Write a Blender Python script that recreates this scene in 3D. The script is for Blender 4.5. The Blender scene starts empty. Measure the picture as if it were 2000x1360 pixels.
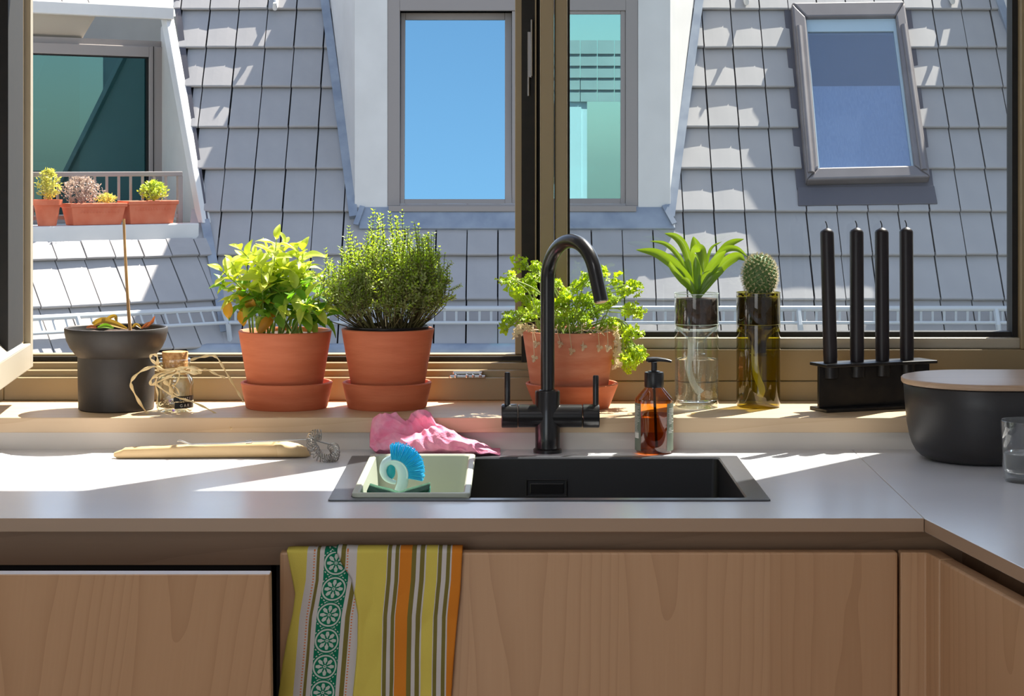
import bpy, bmesh, math, random
from mathutils import Vector, Matrix, Euler, noise
C = bpy.context
SC = C.scene
COL = SC.collection
PI = math.pi
R = math.radians
random.seed(7)

# ------------------------------------------------------------------ camera, sky, sun, exposure
F = 4200.0            # focal length in pixels of the 2000 px wide frame
HV = 314.0            # image row of the horizon
ZC = 1.361            # camera height
cam_data = bpy.data.cameras.new('camera')
cam_data.sensor_width = 36.0
cam_data.lens = F / 2000 * 36.0
cam_data.shift_y = -(680 - HV) / 2000.0
cam_data.clip_start = 0.05
cam_data.clip_end = 500
cam = bpy.data.objects.new('camera', cam_data)
cam.location = (0, 0, ZC)
cam.rotation_euler = (R(90), 0, 0)
COL.objects.link(cam)
SC.camera = cam

SUN_EL, SUN_AZ = R(55.0), R(39.0)
SUN = Vector((math.sin(SUN_AZ) * math.cos(SUN_EL), math.cos(SUN_AZ) * math.cos(SUN_EL), math.sin(SUN_EL)))
world = bpy.data.worlds.new('sky')
SC.world = world
world.use_nodes = True
wn = world.node_tree
bg = wn.nodes['Background']
sky = wn.nodes.new('ShaderNodeTexSky')
sky.sky_type = 'NISHITA'
sky.sun_disc = False
sky.sun_elevation = SUN_EL
sky.sun_rotation = SUN_AZ
sky.air_density = 1.0
sky.dust_density = 0.6
sky.ozone_density = 1.5
hsv = wn.nodes.new('ShaderNodeHueSaturation')
hsv.inputs['Saturation'].default_value = 0.72
wn.links.new(sky.outputs[0], hsv.inputs['Color'])
wn.links.new(hsv.outputs[0], bg.inputs['Color'])
bg.inputs['Strength'].default_value = 0.245

sun_data = bpy.data.lights.new('sun', 'SUN')
sun_data.energy = 13.0
sun_data.angle = R(0.53)
sun_data.color = (1.0, 0.93, 0.82)
sun = bpy.data.objects.new('sun', sun_data)
sun.rotation_euler = (-SUN).to_track_quat('-Z', 'Y').to_euler()
sun.location = SUN * 30
COL.objects.link(sun)

# added fill lights, unseen: one at the rear wall opening, one under the ceiling
def area(name, loc, target, sx, sy, power, color):
    d = bpy.data.lights.new(name, 'AREA')
    d.shape = 'RECTANGLE'; d.size = sx; d.size_y = sy; d.energy = power; d.color = color
    o = bpy.data.objects.new(name, d)
    o.location = loc
    o.rotation_euler = (Vector(target) - Vector(loc)).to_track_quat('-Z', 'Y').to_euler()
    COL.objects.link(o)
    return o
area('rear_fill_light', (-1.2, -1.4, 1.25), (-1.2, 3.0, 1.25), 1.5, 2.1, 12.5, (0.96, 0.97, 1.0))
area('ceiling_fill_light', (-0.4, 1.2, 2.5), (-0.4, 1.2, 0), 0.7, 0.7, 6.0, (0.93, 0.95, 1.0))

SC.view_settings.view_transform = 'Standard'
SC.view_settings.look = 'None'
SC.view_settings.gamma = 1.0
SC.view_settings.use_curve_mapping = False
SC.view_settings.exposure = 0.3
SC.cycles.max_bounces = 14
SC.cycles.transparent_max_bounces = 24
SC.cycles.transmission_bounces = 12
SC.cycles.glossy_bounces = 5
SC.cycles.diffuse_bounces = 4
SC.cycles.sample_clamp_indirect = 6.0
SC.cycles.blur_glossy = 0.5
SC.cycles.use_denoising = True

# ------------------------------------------------------------------ helpers
def at(u, v, D):
    """world point seen at pixel (u, v) at depth D"""
    return Vector(((u - 1000) * D / F, D, ZC - (v - HV) * D / F))

def depth_on(v, z):
    return (ZC - z) * F / (v - HV)

def on(u, v, z):
    return at(u, v, depth_on(v, z))

def S(r, g, b):
    def f(c):
        c /= 255.0
        return c / 12.92 if c <= 0.04045 else ((c + 0.055) / 1.055) ** 2.4
    return (f(r), f(g), f(b), 1.0)

MATS = {}
def new_mat(name):
    m = bpy.data.materials.new(name)
    m.use_nodes = True
    MATS[name] = m
    return m, m.node_tree.nodes, m.node_tree.links, m.node_tree.nodes['Principled BSDF']

def mat(name, c, rough=0.5, metal=0.0, c2=None, scale=20.0, bump=0.0, bscale=None, spec=0.5, stretch=None, detail=4.0, coat=0.0):
    m, n, l, p = new_mat(name)
    p.inputs['Base Color'].default_value = c
    p.inputs['Roughness'].default_value = rough
    p.inputs['Metallic'].default_value = metal
    p.inputs['Specular IOR Level'].default_value = spec
    p.inputs['Coat Weight'].default_value = coat
    tc = n.new('ShaderNodeTexCoord')
    src = tc.outputs['Object']
    if stretch:
        mp = n.new('ShaderNodeMapping'); mp.inputs['Scale'].default_value = stretch
        l.new(src, mp.inputs['Vector']); src = mp.outputs[0]
    if c2 is not None:
        t = n.new('ShaderNodeTexNoise'); t.inputs['Scale'].default_value = scale; t.inputs['Detail'].default_value = detail
        l.new(src, t.inputs['Vector'])
        r = n.new('ShaderNodeValToRGB')
        r.color_ramp.elements[0].position = 0.33; r.color_ramp.elements[1].position = 0.68
        r.color_ramp.elements[0].color = c; r.color_ramp.elements[1].color = c2
        l.new(t.outputs['Fac'], r.inputs[0]); l.new(r.outputs[0], p.inputs['Base Color'])
    if bump:
        t2 = n.new('ShaderNodeTexNoise'); t2.inputs['Scale'].default_value = bscale or scale * 4; t2.inputs['Detail'].default_value = 6
        l.new(src, t2.inputs['Vector'])
        b = n.new('ShaderNodeBump'); b.inputs['Strength'].default_value = bump; b.inputs['Distance'].default_value = 0.002
        l.new(t2.outputs['Fac'], b.inputs['Height']); l.new(b.outputs[0], p.inputs['Normal'])
    return m

def thin_glass(name, tint, refl=1.0, ior=1.45, floor=0.0, gtint=(1, 1, 1, 1), edge=None):
    """a pane: straight transmission with a tint, plus mirror reflection by Fresnel"""
    m, n, l, p = new_mat(name)
    out = n['Material Output']
    tr = n.new('ShaderNodeBsdfTransparent'); tr.inputs['Color'].default_value = tint
    gl = n.new('ShaderNodeBsdfGlossy'); gl.inputs['Roughness'].default_value = 0.0
    lw = n.new('ShaderNodeLayerWeight'); lw.inputs['Blend'].default_value = 0.5
    pw = n.new('ShaderNodeMath'); pw.operation = 'POWER'; pw.inputs[1].default_value = 5.0
    l.new(lw.outputs['Facing'], pw.inputs[0])
    ma = n.new('ShaderNodeMath'); ma.operation = 'MULTIPLY_ADD'; ma.use_clamp = True
    r0 = ((ior - 1) / (ior + 1)) ** 2
    ma.inputs[1].default_value = (1 - r0) * refl; ma.inputs[2].default_value = r0 * refl + floor
    l.new(pw.outputs[0], ma.inputs[0])
    gl.inputs['Color'].default_value = gtint
    if edge:          # more glass to look through towards a rounded edge
        p3 = n.new('ShaderNodeMath'); p3.operation = 'POWER'; p3.inputs[1].default_value = 3.0
        l.new(lw.outputs['Facing'], p3.inputs[0])
        ec = n.new('ShaderNodeMix'); ec.data_type = 'RGBA'; ec.inputs[6].default_value = tint; ec.inputs[7].default_value = edge
        l.new(p3.outputs[0], ec.inputs[0]); l.new(ec.outputs[2], tr.inputs['Color'])
    mx = n.new('ShaderNodeMixShader')
    l.new(ma.outputs[0], mx.inputs[0]); l.new(tr.outputs[0], mx.inputs[1]); l.new(gl.outputs[0], mx.inputs[2])
    l.new(mx.outputs[0], out.inputs['Surface'])
    n.remove(p)
    return m

def leaf_mat(name, c, c2, trans, rough=0.45, scale=40.0, share=0.5):
    """leaf tissue: lit from the front it shows c, light from behind comes through as trans"""
    m, n, l, p = new_mat(name)
    out = n['Material Output']
    p.inputs['Roughness'].default_value = rough
    oi = n.new('ShaderNodeObjectInfo')
    tc = n.new('ShaderNodeTexCoord')
    t = n.new('ShaderNodeTexNoise'); t.inputs['Scale'].default_value = scale
    l.new(tc.outputs['Object'], t.inputs['Vector'])
    mixf = n.new('ShaderNodeMath'); mixf.operation = 'MULTIPLY_ADD'; mixf.inputs[1].default_value = 0.7; mixf.use_clamp = True
    ms = n.new('ShaderNodeMath'); ms.operation = 'MULTIPLY'; ms.inputs[1].default_value = 0.6
    l.new(oi.outputs['Random'], ms.inputs[0]); l.new(t.outputs['Fac'], mixf.inputs[0]); l.new(ms.outputs[0], mixf.inputs[2])
    mc = n.new('ShaderNodeMix'); mc.data_type = 'RGBA'
    mc.inputs[6].default_value = c; mc.inputs[7].default_value = c2
    l.new(mixf.outputs[0], mc.inputs[0]); l.new(mc.outputs[2], p.inputs['Base Color'])
    tl = n.new('ShaderNodeBsdfTranslucent'); tl.inputs['Color'].default_value = trans
    mx = n.new('ShaderNodeMixShader'); mx.inputs[0].default_value = share
    l.new(p.outputs[0], mx.inputs[1]); l.new(tl.outputs[0], mx.inputs[2]); l.new(mx.outputs[0], out.inputs['Surface'])
    return m

def wood_mat(name, c1, c2, c3, axis='Z', rough=0.42, board=0.19, scale=1.0):
    """maple veneer: cathedral growth rings, fine pores and boards of slightly different tone; grain runs along axis"""
    m, n, l, p = new_mat(name)
    tc = n.new('ShaderNodeTexCoord')
    sep = n.new('ShaderNodeSeparateXYZ'); l.new(tc.outputs['Object'], sep.inputs[0])
    lng = {'X': 0, 'Y': 1, 'Z': 2}[axis]
    acr = {'X': 2, 'Y': 0, 'Z': 0}[axis]
    def math_node(op, a, b=None, c=None):
        q = n.new('ShaderNodeMath'); q.operation = op
        for i, x in enumerate((a, b, c)):
            if x is None: continue
            if isinstance(x, (int, float)): q.inputs[i].default_value = x
            else: l.new(x, q.inputs[i])
        return q.outputs[0]
    third = 3 - lng - acr
    A, L = math_node('ADD', sep.outputs[acr], math_node('MULTIPLY', sep.outputs[third], 0.8)), sep.outputs[lng]
    idx = math_node('FLOOR', math_node('DIVIDE', A, board))
    wnz = n.new('ShaderNodeTexWhiteNoise'); wnz.noise_dimensions = '1D'; l.new(idx, wnz.inputs['W'])
    rnd = wnz.outputs['Value']
    local = math_node('SUBTRACT', math_node('DIVIDE', A, board), idx)
    # rings: distance field whose level sets are long cathedrals
    cx = math_node('SUBTRACT', local, math_node('MULTIPLY_ADD', rnd, 0.5, 0.25))
    comb = n.new('ShaderNodeCombineXYZ')
    l.new(math_node('MULTIPLY', A, 7.0 * scale), comb.inputs[0]); l.new(math_node('MULTIPLY', L, 1.3 * scale), comb.inputs[1]); l.new(math_node('MULTIPLY', idx, 3.7), comb.inputs[2])
    nz = n.new('ShaderNodeTexNoise'); nz.inputs['Scale'].default_value = 1.0; nz.inputs['Detail'].default_value = 3; l.new(comb.outputs[0], nz.inputs['Vector'])
    q = math_node('MULTIPLY_ADD', math_node('MULTIPLY', cx, cx), 7.0, math_node('MULTIPLY', L, math_node('MULTIPLY_ADD', rnd, 3.0, -1.5)))
    q = math_node('MULTIPLY_ADD', nz.outputs['Fac'], 1.5, q)
    ring = math_node('FRACT', math_node('MULTIPLY', q, 2.0))
    ring = math_node('POWER', ring, 5.0)
    comb2 = n.new('ShaderNodeCombineXYZ')
    l.new(math_node('MULTIPLY', A, 260.0 * scale), comb2.inputs[0]); l.new(math_node('MULTIPLY', L, 9.0 * scale), comb2.inputs[1])
    nz2 = n.new('ShaderNodeTexNoise'); nz2.inputs['Scale'].default_value = 1.0; nz2.inputs['Detail'].default_value = 4; l.new(comb2.outputs[0], nz2.inputs['Vector'])
    m1 = n.new('ShaderNodeMix'); m1.data_type = 'RGBA'; m1.inputs[6].default_value = c1; m1.inputs[7].default_value = c2
    f1 = math_node('MULTIPLY_ADD', nz2.outputs['Fac'], 0.5, math_node('MULTIPLY', math_node('SUBTRACT', rnd, 0.25), 1.0))
    l.new(f1, m1.inputs[0])
    m2 = n.new('ShaderNodeMix'); m2.data_type = 'RGBA'; m2.inputs[7].default_value = c3
    l.new(m1.outputs[2], m2.inputs[6]); l.new(math_node('MULTIPLY', ring, 0.34), m2.inputs[0])
    l.new(m2.outputs[2], p.inputs['Base Color'])
    p.inputs['Roughness'].default_value = rough
    return m

def origin(o):
    v = Vector((0, 0, 0))
    while o is not None:
        v += o.location; o = o.parent
    return v

def tag(o, label=None, cat=None, group=None, kind=None):
    if label: o['label'] = label
    if cat: o['category'] = cat
    if group: o['group'] = group
    if kind: o['kind'] = kind
    return o

def thing(name, label, cat, loc=(0, 0, 0), group=None, kind=None):
    o = bpy.data.objects.new(name, None)
    o.empty_display_size = 0.02
    o.location = loc
    COL.objects.link(o)
    return tag(o, label, cat, group, kind)

class MB:
    """collects faces in world space, then links them as ONE mesh object"""
    def __init__(self):
        self.v, self.f, self.uv = [], [], []
    def add(self, verts, faces, M=None):
        k = len(self.v)
        for p in verts:
            p = Vector(p)
            self.v.append(M @ p if M is not None else p)
        for fc in faces:
            self.f.append([k + i for i in fc])
        return self
    def box(self, lo, hi, M=None):
        x0, y0, z0 = lo; x1, y1, z1 = hi
        return self.add([(x0, y0, z0), (x1, y0, z0), (x1, y1, z0), (x0, y1, z0), (x0, y0, z1), (x1, y0, z1), (x1, y1, z1), (x0, y1, z1)],
                        [(0, 3, 2, 1), (4, 5, 6, 7), (0, 1, 5, 4), (1, 2, 6, 5), (2, 3, 7, 6), (3, 0, 4, 7)], M)
    def hexa(self, a, b):
        """solid between two matching quads (a = back, b = front)"""
        return self.add(list(a) + list(b), [(0, 1, 2, 3), (7, 6, 5, 4), (0, 4, 5, 1), (1, 5, 6, 2), (2, 6, 7, 3), (3, 7, 4, 0)])
    def prism(self, pts, z0, z1):
        n = len(pts)
        vs = [(x, y, z0) for x, y in pts] + [(x, y, z1) for x, y in pts]
        fs = [tuple(range(n - 1, -1, -1)), tuple(range(n, 2 * n))] + [(i, (i + 1) % n, n + (i + 1) % n, n + i) for i in range(n)]
        return self.add(vs, fs)
    def lathe(self, prof, c=(0, 0, 0), seg=48, M=None):
        """revolve (r, z) pairs round the vertical through c; r = 0 closes"""
        k = len(self.v); rings = []
        c = Vector(c)
        for r, z in prof:
            if r <= 1e-6:
                rings.append([len(self.v)]); p = Vector((0, 0, z)); self.v.append((M @ p if M is not None else p) + c)
            else:
                ring = []
                for i in range(seg):
                    a = 2 * PI * i / seg
                    p = Vector((r * math.cos(a), r * math.sin(a), z))
                    ring.append(len(self.v)); self.v.append((M @ p if M is not None else p) + c)
                rings.append(ring)
        for a, b in zip(rings, rings[1:]):
            if len(a) == 1 and len(b) == 1: continue
            for i in range(seg):
                j = (i + 1) % seg
                if len(a) == 1: self.f.append([a[0], b[j], b[i]])
                elif len(b) == 1: self.f.append([a[i], a[j], b[0]])
                else: self.f.append([a[i], a[j], b[j], b[i]])
        return self
    def loft(self, rings, caps=True):
        k = len(self.v); n = len(rings[0])
        for r in rings: self.v.extend(Vector(p) for p in r)
        for a in range(len(rings) - 1):
            for i in range(n):
                j = (i + 1) % n
                self.f.append([k + a * n + i, k + a * n + j, k + (a + 1) * n + j, k + (a + 1) * n + i])
        if caps:
            self.f.append([k + i for i in range(n - 1, -1, -1)])
            self.f.append([k + (len(rings) - 1) * n + i for i in range(n)])
        return self
    def tube(self, path, rad, seg=10, flat=1.0, caps=True, up=None):
        """sweep a circle (flattened by flat across the second axis) along path; rad is a number or one per point"""
        path = [Vector(p) for p in path]
        rads = rad if isinstance(rad, (list, tuple)) else [rad] * len(path)
        rings = []
        t0 = (path[1] - path[0]).normalized()
        nrm = Vector(up) if up else (Vector((0, 0, 1)) if abs(t0.z) < 0.9 else Vector((1, 0, 0)))
        for i, p in enumerate(path):
            t = (path[min(i + 1, len(path) - 1)] - path[max(i - 1, 0)])
            if t.length < 1e-9: t = t0
            t.normalize()
            nrm = nrm - t * nrm.dot(t)
            if nrm.length < 1e-6: nrm = t.orthogonal()
            nrm.normalize()
            b = t.cross(nrm)
            rings.append([p + rads[i] * (math.cos(2 * PI * k / seg) * b + flat * math.sin(2 * PI * k / seg) * nrm) for k in range(seg)])
        return self.loft(rings, caps)
    def build(self, name, m, parent=None, bevel=0.0, smooth=None, seg=2, kind=None, fix=True, local=None):
        org = origin(parent) if local is None else Vector(local)
        me = bpy.data.meshes.new(name)
        me.from_pydata([p - org for p in self.v], [], self.f)
        if bevel or fix:
            bm = bmesh.new(); bm.from_mesh(me)
            if fix: bmesh.ops.recalc_face_normals(bm, faces=bm.faces)
            if bevel:
                es = [e for e in bm.edges if len(e.link_faces) == 2 and e.calc_face_angle(0) > R(25)]
                bmesh.ops.bevel(bm, geom=es, offset=bevel, segments=seg, affect='EDGES', profile=0.5, clamp_overlap=True)
            bm.to_mesh(me); bm.free()
        me.materials.append(m)
        o = bpy.data.objects.new(name, me)
        if local is not None: o.location = Vector(local) - origin(parent)
        o.parent = parent
        COL.objects.link(o)
        if smooth is not None:
            me.shade_smooth()
            me.set_sharp_from_angle(angle=R(smooth))
        if kind: o['kind'] = kind
        return o

def bez(pts, n=8):
    """Catmull-Rom through pts"""
    pts = [Vector(p) for p in pts]
    P = [2 * pts[0] - pts[1]] + pts + [2 * pts[-1] - pts[-2]]
    out = []
    for i in range(1, len(P) - 2):
        for k in range(n):
            t = k / n
            a, b, c, d = P[i - 1], P[i], P[i + 1], P[i + 2]
            out.append(0.5 * ((2 * b) + (c - a) * t + (2 * a - 5 * b + 4 * c - d) * t * t + (3 * b - a - 3 * c + d) * t ** 3))
    out.append(pts[-1])
    return out

def frame_matrix(p, direction, normal_hint):
    y = Vector(direction).normalized()
    z = Vector(normal_hint); z = z - y * z.dot(y)
    if z.length < 1e-5: z = y.orthogonal()
    z.normalize(); x = y.cross(z)
    return Matrix(((x.x, y.x, z.x, p[0]), (x.y, y.y, z.y, p[1]), (x.z, y.z, z.z, p[2]), (0, 0, 0, 1)))

def link_copy(src, parent, M):
    o = src.copy()
    o.parent = parent
    M = M.copy(); M.translation -= origin(parent)
    o.matrix_basis = M
    COL.objects.link(o)
    return o

def mesh_of(name, verts, faces, m, smooth=True):
    me = bpy.data.meshes.new(name)
    me.from_pydata(verts, [], faces)
    me.materials.append(m)
    if smooth: me.shade_smooth()
    return me

def inst(name, me, parent, M, scale=None):
    o = bpy.data.objects.new(name, me)
    o.parent = parent
    M = M.copy(); M.translation -= origin(parent)
    if scale: M = M @ Matrix.Diagonal((*scale, 1))
    o.matrix_basis = M
    COL.objects.link(o)
    return o

# ------------------------------------------------------------------ materials
M_tile = mat('grey_roof_tile', S(160, 158, 158), 0.75, c2=S(171, 168, 167), scale=2.5, bump=0.25, bscale=30)
M_under = mat('dark_underlay', S(38, 38, 42), 0.9)
M_white = mat('white_painted_metal', S(214, 212, 208), 0.45, c2=S(222, 220, 216), scale=3)
M_soffit = mat('soffit_board', S(176, 168, 156), 0.6)
M_taupe = mat('taupe_window_metal', S(150, 142, 138), 0.45)
M_lead = mat('lead_flashing', S(132, 142, 156), 0.5, metal=0.2, c2=S(158, 166, 176), scale=5)
M_darklead = mat('dark_flashing', S(88, 86, 92), 0.5, metal=0.2)
M_velux = mat('grey_skylight_metal', S(112, 107, 109), 0.45, metal=0.2, c2=S(124, 119, 120), scale=4)
M_galv = mat('galvanised_rail', S(190, 194, 196), 0.5)
M_paneA = thin_glass('sky_reflecting_pane', (0.10, 0.22, 0.27, 1), refl=0.6, floor=0.62, gtint=(0.28, 0.55, 0.74, 1))
M_paneB = thin_glass('teal_tinted_pane', (0.10, 0.34, 0.36, 1), refl=1.0, floor=0.36, gtint=(0.45, 0.90, 0.95, 1))
M_paneL = thin_glass('dark_teal_pane', (0.10, 0.28, 0.30, 1), refl=0.9, floor=0.16, gtint=(0.35, 0.70, 0.75, 1))
M_paneC = thin_glass('skylight_pane', (0.72, 0.78, 0.86, 1), refl=0.6, floor=0.16, gtint=(0.8, 0.9, 1.0, 1))
M_blind = mat('pale_blind', S(224, 230, 238), 0.8, c2=S(190, 198, 214), scale=30, stretch=(6, 1, 0.4))
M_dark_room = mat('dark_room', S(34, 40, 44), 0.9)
M_ground = mat('courtyard_paving', S(120, 118, 115), 0.9, c2=S(105, 104, 102), scale=2)
M_frame = mat('bronze_window_frame', S(142, 124, 92), 0.40, metal=0.1, c2=S(148, 130, 97), scale=3)
M_sashlit = mat('sunlit_sash_face', S(176, 168, 150), 0.4, metal=0.15)  # frame tan made paler: sunlight painted into the sash and bead
M_gasket = mat('black_gasket', S(14, 13, 12), 0.7, c2=S(24, 21, 17), scale=60)
M_pane = thin_glass('window_pane', (0.95, 0.965, 0.96, 1), refl=1.0)
M_chrome = mat('chrome', S(205, 205, 205), 0.12, metal=1.0)
M_wall = mat('white_wall_paint', S(222, 223, 226), 0.8, c2=S(226, 227, 230), scale=2)
M_ceiling = mat('ceiling_paint', S(232, 233, 236), 0.9)
M_floor = wood_mat('oak_floor', S(190, 150, 110), S(170, 130, 92), S(140, 104, 70), axis='Y')
M_oldsill = wood_mat('maple_sill', S(214, 190, 158), S(204, 176, 142), S(180, 146, 108), axis='X', rough=0.45, board=0.6)
M_maple = wood_mat('maple_veneer', S(198, 158, 120), S(184, 142, 104), S(158, 116, 78), axis='Z', board=0.19)
M_rail = wood_mat('maple_rail', S(168, 136, 106), S(158, 124, 94), S(132, 100, 72), axis='X', board=0.5)
M_counter = mat('pale_laminate', S(224, 225, 231), 0.26, c2=S(228, 229, 234), scale=8, bump=0.05, bscale=300, spec=0.9)
M_counter_edge = mat('shaded_laminate_edge', S(170, 143, 118), 0.45)  # browner and darker than the top: shade painted into the edge faces
M_upstand = mat('upstand_laminate', S(224, 217, 208), 0.4)
M_void = mat('shaded_cabinet_inside', S(30, 28, 27), 0.8)  # near-black colour paints the shade inside the cabinets
# ------------------------------------------------------------------ the mansard roofs across the courtyard
TH = R(56.5)
cT, sT = math.cos(TH), math.sin(TH)
COT = cT / sT
D0R = 21.1
class Slope:
    def __init__(self, o, ex, back):
        self.o, self.ex, self.back = Vector(o), Vector(ex), Vector(back)
        self.U = self.back * cT + Vector((0, 0, sT))
        self.N = self.ex.cross(self.U)
    def p(self, a, t, h=0.0):
        return self.o + self.ex * a + self.U * t + self.N * h
def slope_point(u, v):
    D = D0R / (1 + COT * (v - HV) / F)
    return at(u, v, D)
main = Slope((0, D0R, ZC), (1, 0, 0), (0, 1, 0))
def t_of(v):
    return (slope_point(1000, v).z - ZC) / sT
T_TOP, T_LOW = t_of(25), t_of(592)
EXPO = (T_TOP - T_LOW) / 7
PITCH = 0.2967
A0 = slope_point(553, 417).x
PSI = R(39.2)
V0 = slope_point(402, 435)
exL, bkL = Vector((math.cos(PSI), math.sin(PSI), 0)), Vector((-math.sin(PSI), math.cos(PSI), 0))
left = Slope(V0 + (bkL * cT + Vector((0, 0, sT))) * ((ZC - V0.z) / sT), exL, bkL)   # same height zero as the main slope
VAL_K = 0.335 / 0.942 * cT        # how far the valley runs aside per metre of slope on the left face

TW, TL, TT, LIFT, DEL = 0.2835, 0.545, 0.030, 0.080, 0.100
def tile_mesh():
    b = bmesh.new()
    w, e = TW / 2, 0.006
    xs = [-w, -w * 0.35, w * 0.35, w]
    # butt edge rounded, faint camber across
    rows = [(0.0, -0.006), (0.008, 0.0), (0.25, 0.0015), (TL, 0.0)]
    top = [[b.verts.new((x, y, z - (0.0025 if abs(x) > w * 0.9 else 0))) for x in xs] for y, z in rows]
    bot = [[b.verts.new((x, y, -TT + (0.004 if y == 0 else 0))) for x in (xs[0], xs[3])] for y in (0.0, TL)]
    for a, c in zip(top, top[1:]):
        for i in range(3): b.faces.new((a[i], a[i + 1], c[i + 1], c[i]))
    b.faces.new((bot[0][0], bot[0][1], *reversed(top[0])))
    b.faces.new((bot[1][1], bot[1][0], *top[-1]))
    b.faces.new((bot[1][0], bot[0][0], *[r[0] for r in top]))
    b.faces.new((bot[0][1], bot[1][1], *[r[3] for r in reversed(top)]))
    b.faces.new((bot[0][0], bot[1][0], bot[1][1], bot[0][1]))
    bmesh.ops.recalc_face_normals(b, faces=b.faces)
    me = bpy.data.meshes.new('roof_tile'); b.to_mesh(me); b.free()
    me.materials.append(M_tile)
    return me
TILE = tile_mesh()
def place_tile(sl, a, t, root, rnd, sy=1.0):
    d = DEL + rnd.uniform(-0.010, 0.010)
    U2 = sl.U * math.cos(d) - sl.N * math.sin(d)
    N2 = sl.N * math.cos(d) + sl.U * math.sin(d)
    rl = rnd.uniform(-0.010, 0.010)
    ex2 = sl.ex * math.cos(rl) + N2 * math.sin(rl); N2 = N2 * math.cos(rl) - sl.ex * math.sin(rl)
    p = sl.p(a + rnd.uniform(-0.003, 0.003), t + rnd.uniform(-0.004, 0.004), LIFT)
    M = Matrix(((ex2.x, U2.x, N2.x, p.x), (ex2.y, U2.y, N2.y, p.y), (ex2.z, U2.z, N2.z, p.z), (0, 0, 0, 1)))
    return inst('roof_tile', TILE, root, M, (1, sy, 1) if sy != 1.0 else None)

def val_a(t): return -2.931 - ((ZC + t * sT) - 0.765) * COT * 0.356
TRIDGE = (3.86 - ZC) / sT
VB, VT = val_a(-2.1), val_a(TRIDGE)
roof = tag(MB().hexa([main.p(VB, -2.1, -0.12), main.p(14, -2.1, -0.12), main.p(14, TRIDGE, -0.12), main.p(VT, TRIDGE, -0.12)],
                     [main.p(VB, -2.1), main.p(14, -2.1), main.p(14, TRIDGE), main.p(VT, TRIDGE)]).build('mansard_roof', M_under),
           'grey tiled mansard slope facing the kitchen across the courtyard', 'roof', kind='structure')
rnd = random.Random(3)
def tile_rest(sl, cells, name, root):
    mb = MB()
    for a, t in cells:
        a0, a1 = a - TW / 2, a + TW / 2
        mb.hexa([sl.p(a0, t, LIFT - TT), sl.p(a1, t, LIFT - TT), sl.p(a1, t + TL, LIFT - TT - TL * DEL), sl.p(a0, t + TL, LIFT - TT - TL * DEL)],
                [sl.p(a0, t, LIFT), sl.p(a1, t, LIFT), sl.p(a1, t + TL, LIFT - TL * DEL), sl.p(a0, t + TL, LIFT - TL * DEL)])
    return mb.build(name, M_tile, root, kind='stuff', fix=False)
SKX0, SKX1 = slope_point(1527, 15).x, slope_point(1828, 407).x
rest = []
for row in range(-1, 9):
    t = T_TOP - EXPO * row
    pm = main.p(0, t)
    for k in range(-5, 34):
        a = A0 + (k + 0.5) * PITCH
        u0 = 1000 + (a - TW / 2) * F / (pm.y); u1 = 1000 + (a + TW / 2) * F / pm.y
        zt, zb = main.p(0, t + EXPO).z, pm.z
        valley = -2.931 + (zb - 0.765) * COT * (-0.356) * 1.0
        if a + TW / 2 < valley - 0.05: continue
        if row <= 4 and zb > 0.7:                                  # inside the middle dormer
            half = 1.50 + max(0.0, (zb - 0.862)) * 0.12
            if abs(a) + TW / 2 < half: continue
        if 1 <= row <= 4 and SKX0 - 0.02 < a - TW / 2 and a + TW / 2 < SKX1 + 0.02: continue
        if u0 > 2010 or row < -1: rest.append((a, t)); continue
        cut = val_a(t + EXPO * 0.5) + 0.0
        if zb > 0.55 and a - TW / 2 < cut:
            w_ = a + TW / 2 - cut
            if w_ < 0.03: continue
            o = place_tile(main, a + TW / 2 - w_ / 2, t, roof, rnd); o.scale.x = w_ / TW; continue
        place_tile(main, a, t, roof, rnd)
tile_rest(main, rest, 'roof_tile_field', roof)

MB().box((-6.5, main.p(0, TRIDGE).y - 0.06, 3.84), (14, 24.4, 3.92)).build('ridge_capping', M_lead, roof)
# upper flat-topped parapet and gutter of the main roof
mb = MB()
for (v, r, h) in ((684, 0.075, 0.16),):
    p = main.p(0, t_of(v)); 
    mb.tube([(x, p.y - h, p.z + 0.0) for x in [-4.2 + i for i in range(14)]], r, 12)
mb.build('gutter', M_lead, roof, smooth=40)
# white snow hooks on the tiles
for (u, v) in ((540, 22), (1455, 12), (1855, 10)):
    p = slope_point(u, v) + main.N * 0.08
    MB().tube([p + main.U * 0.22, p + main.U * 0.02, p - main.U * 0.06 + main.N * 0.05, p - main.U * 0.03 + main.N * 0.10], [0.022, 0.026, 0.026, 0.018], 8).build('roof_hook', M_white, roof, smooth=40)
# valley flashing where the two slopes meet
def strip(pts, w, hgt, name, m, root, nrm=None):
    nrm = nrm or main.N
    mb = MB()
    for p, q in zip(pts, pts[1:]):
        d = (q - p).normalized(); sx = d.cross(nrm).normalized() * w / 2
        mb.hexa([p - sx, p + sx, q + sx, q - sx], [p - sx + nrm * hgt, p + sx + nrm * hgt, q + sx + nrm * hgt, q - sx + nrm * hgt])
    return mb.build(name, m, root)
vt = [slope_point(402, 437) + main.N * 0.03, slope_point(422, 540) + main.N * 0.03, slope_point(441, 655) + main.N * 0.03]
strip(vt, 0.085, 0.05, 'valley_flashing', M_lead, roof)
strip([slope_point(340, -40) + main.N * 0.02, slope_point(402, 437) + main.N * 0.02], 0.06, 0.05, 'valley_flashing', M_darklead, roof)

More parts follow.
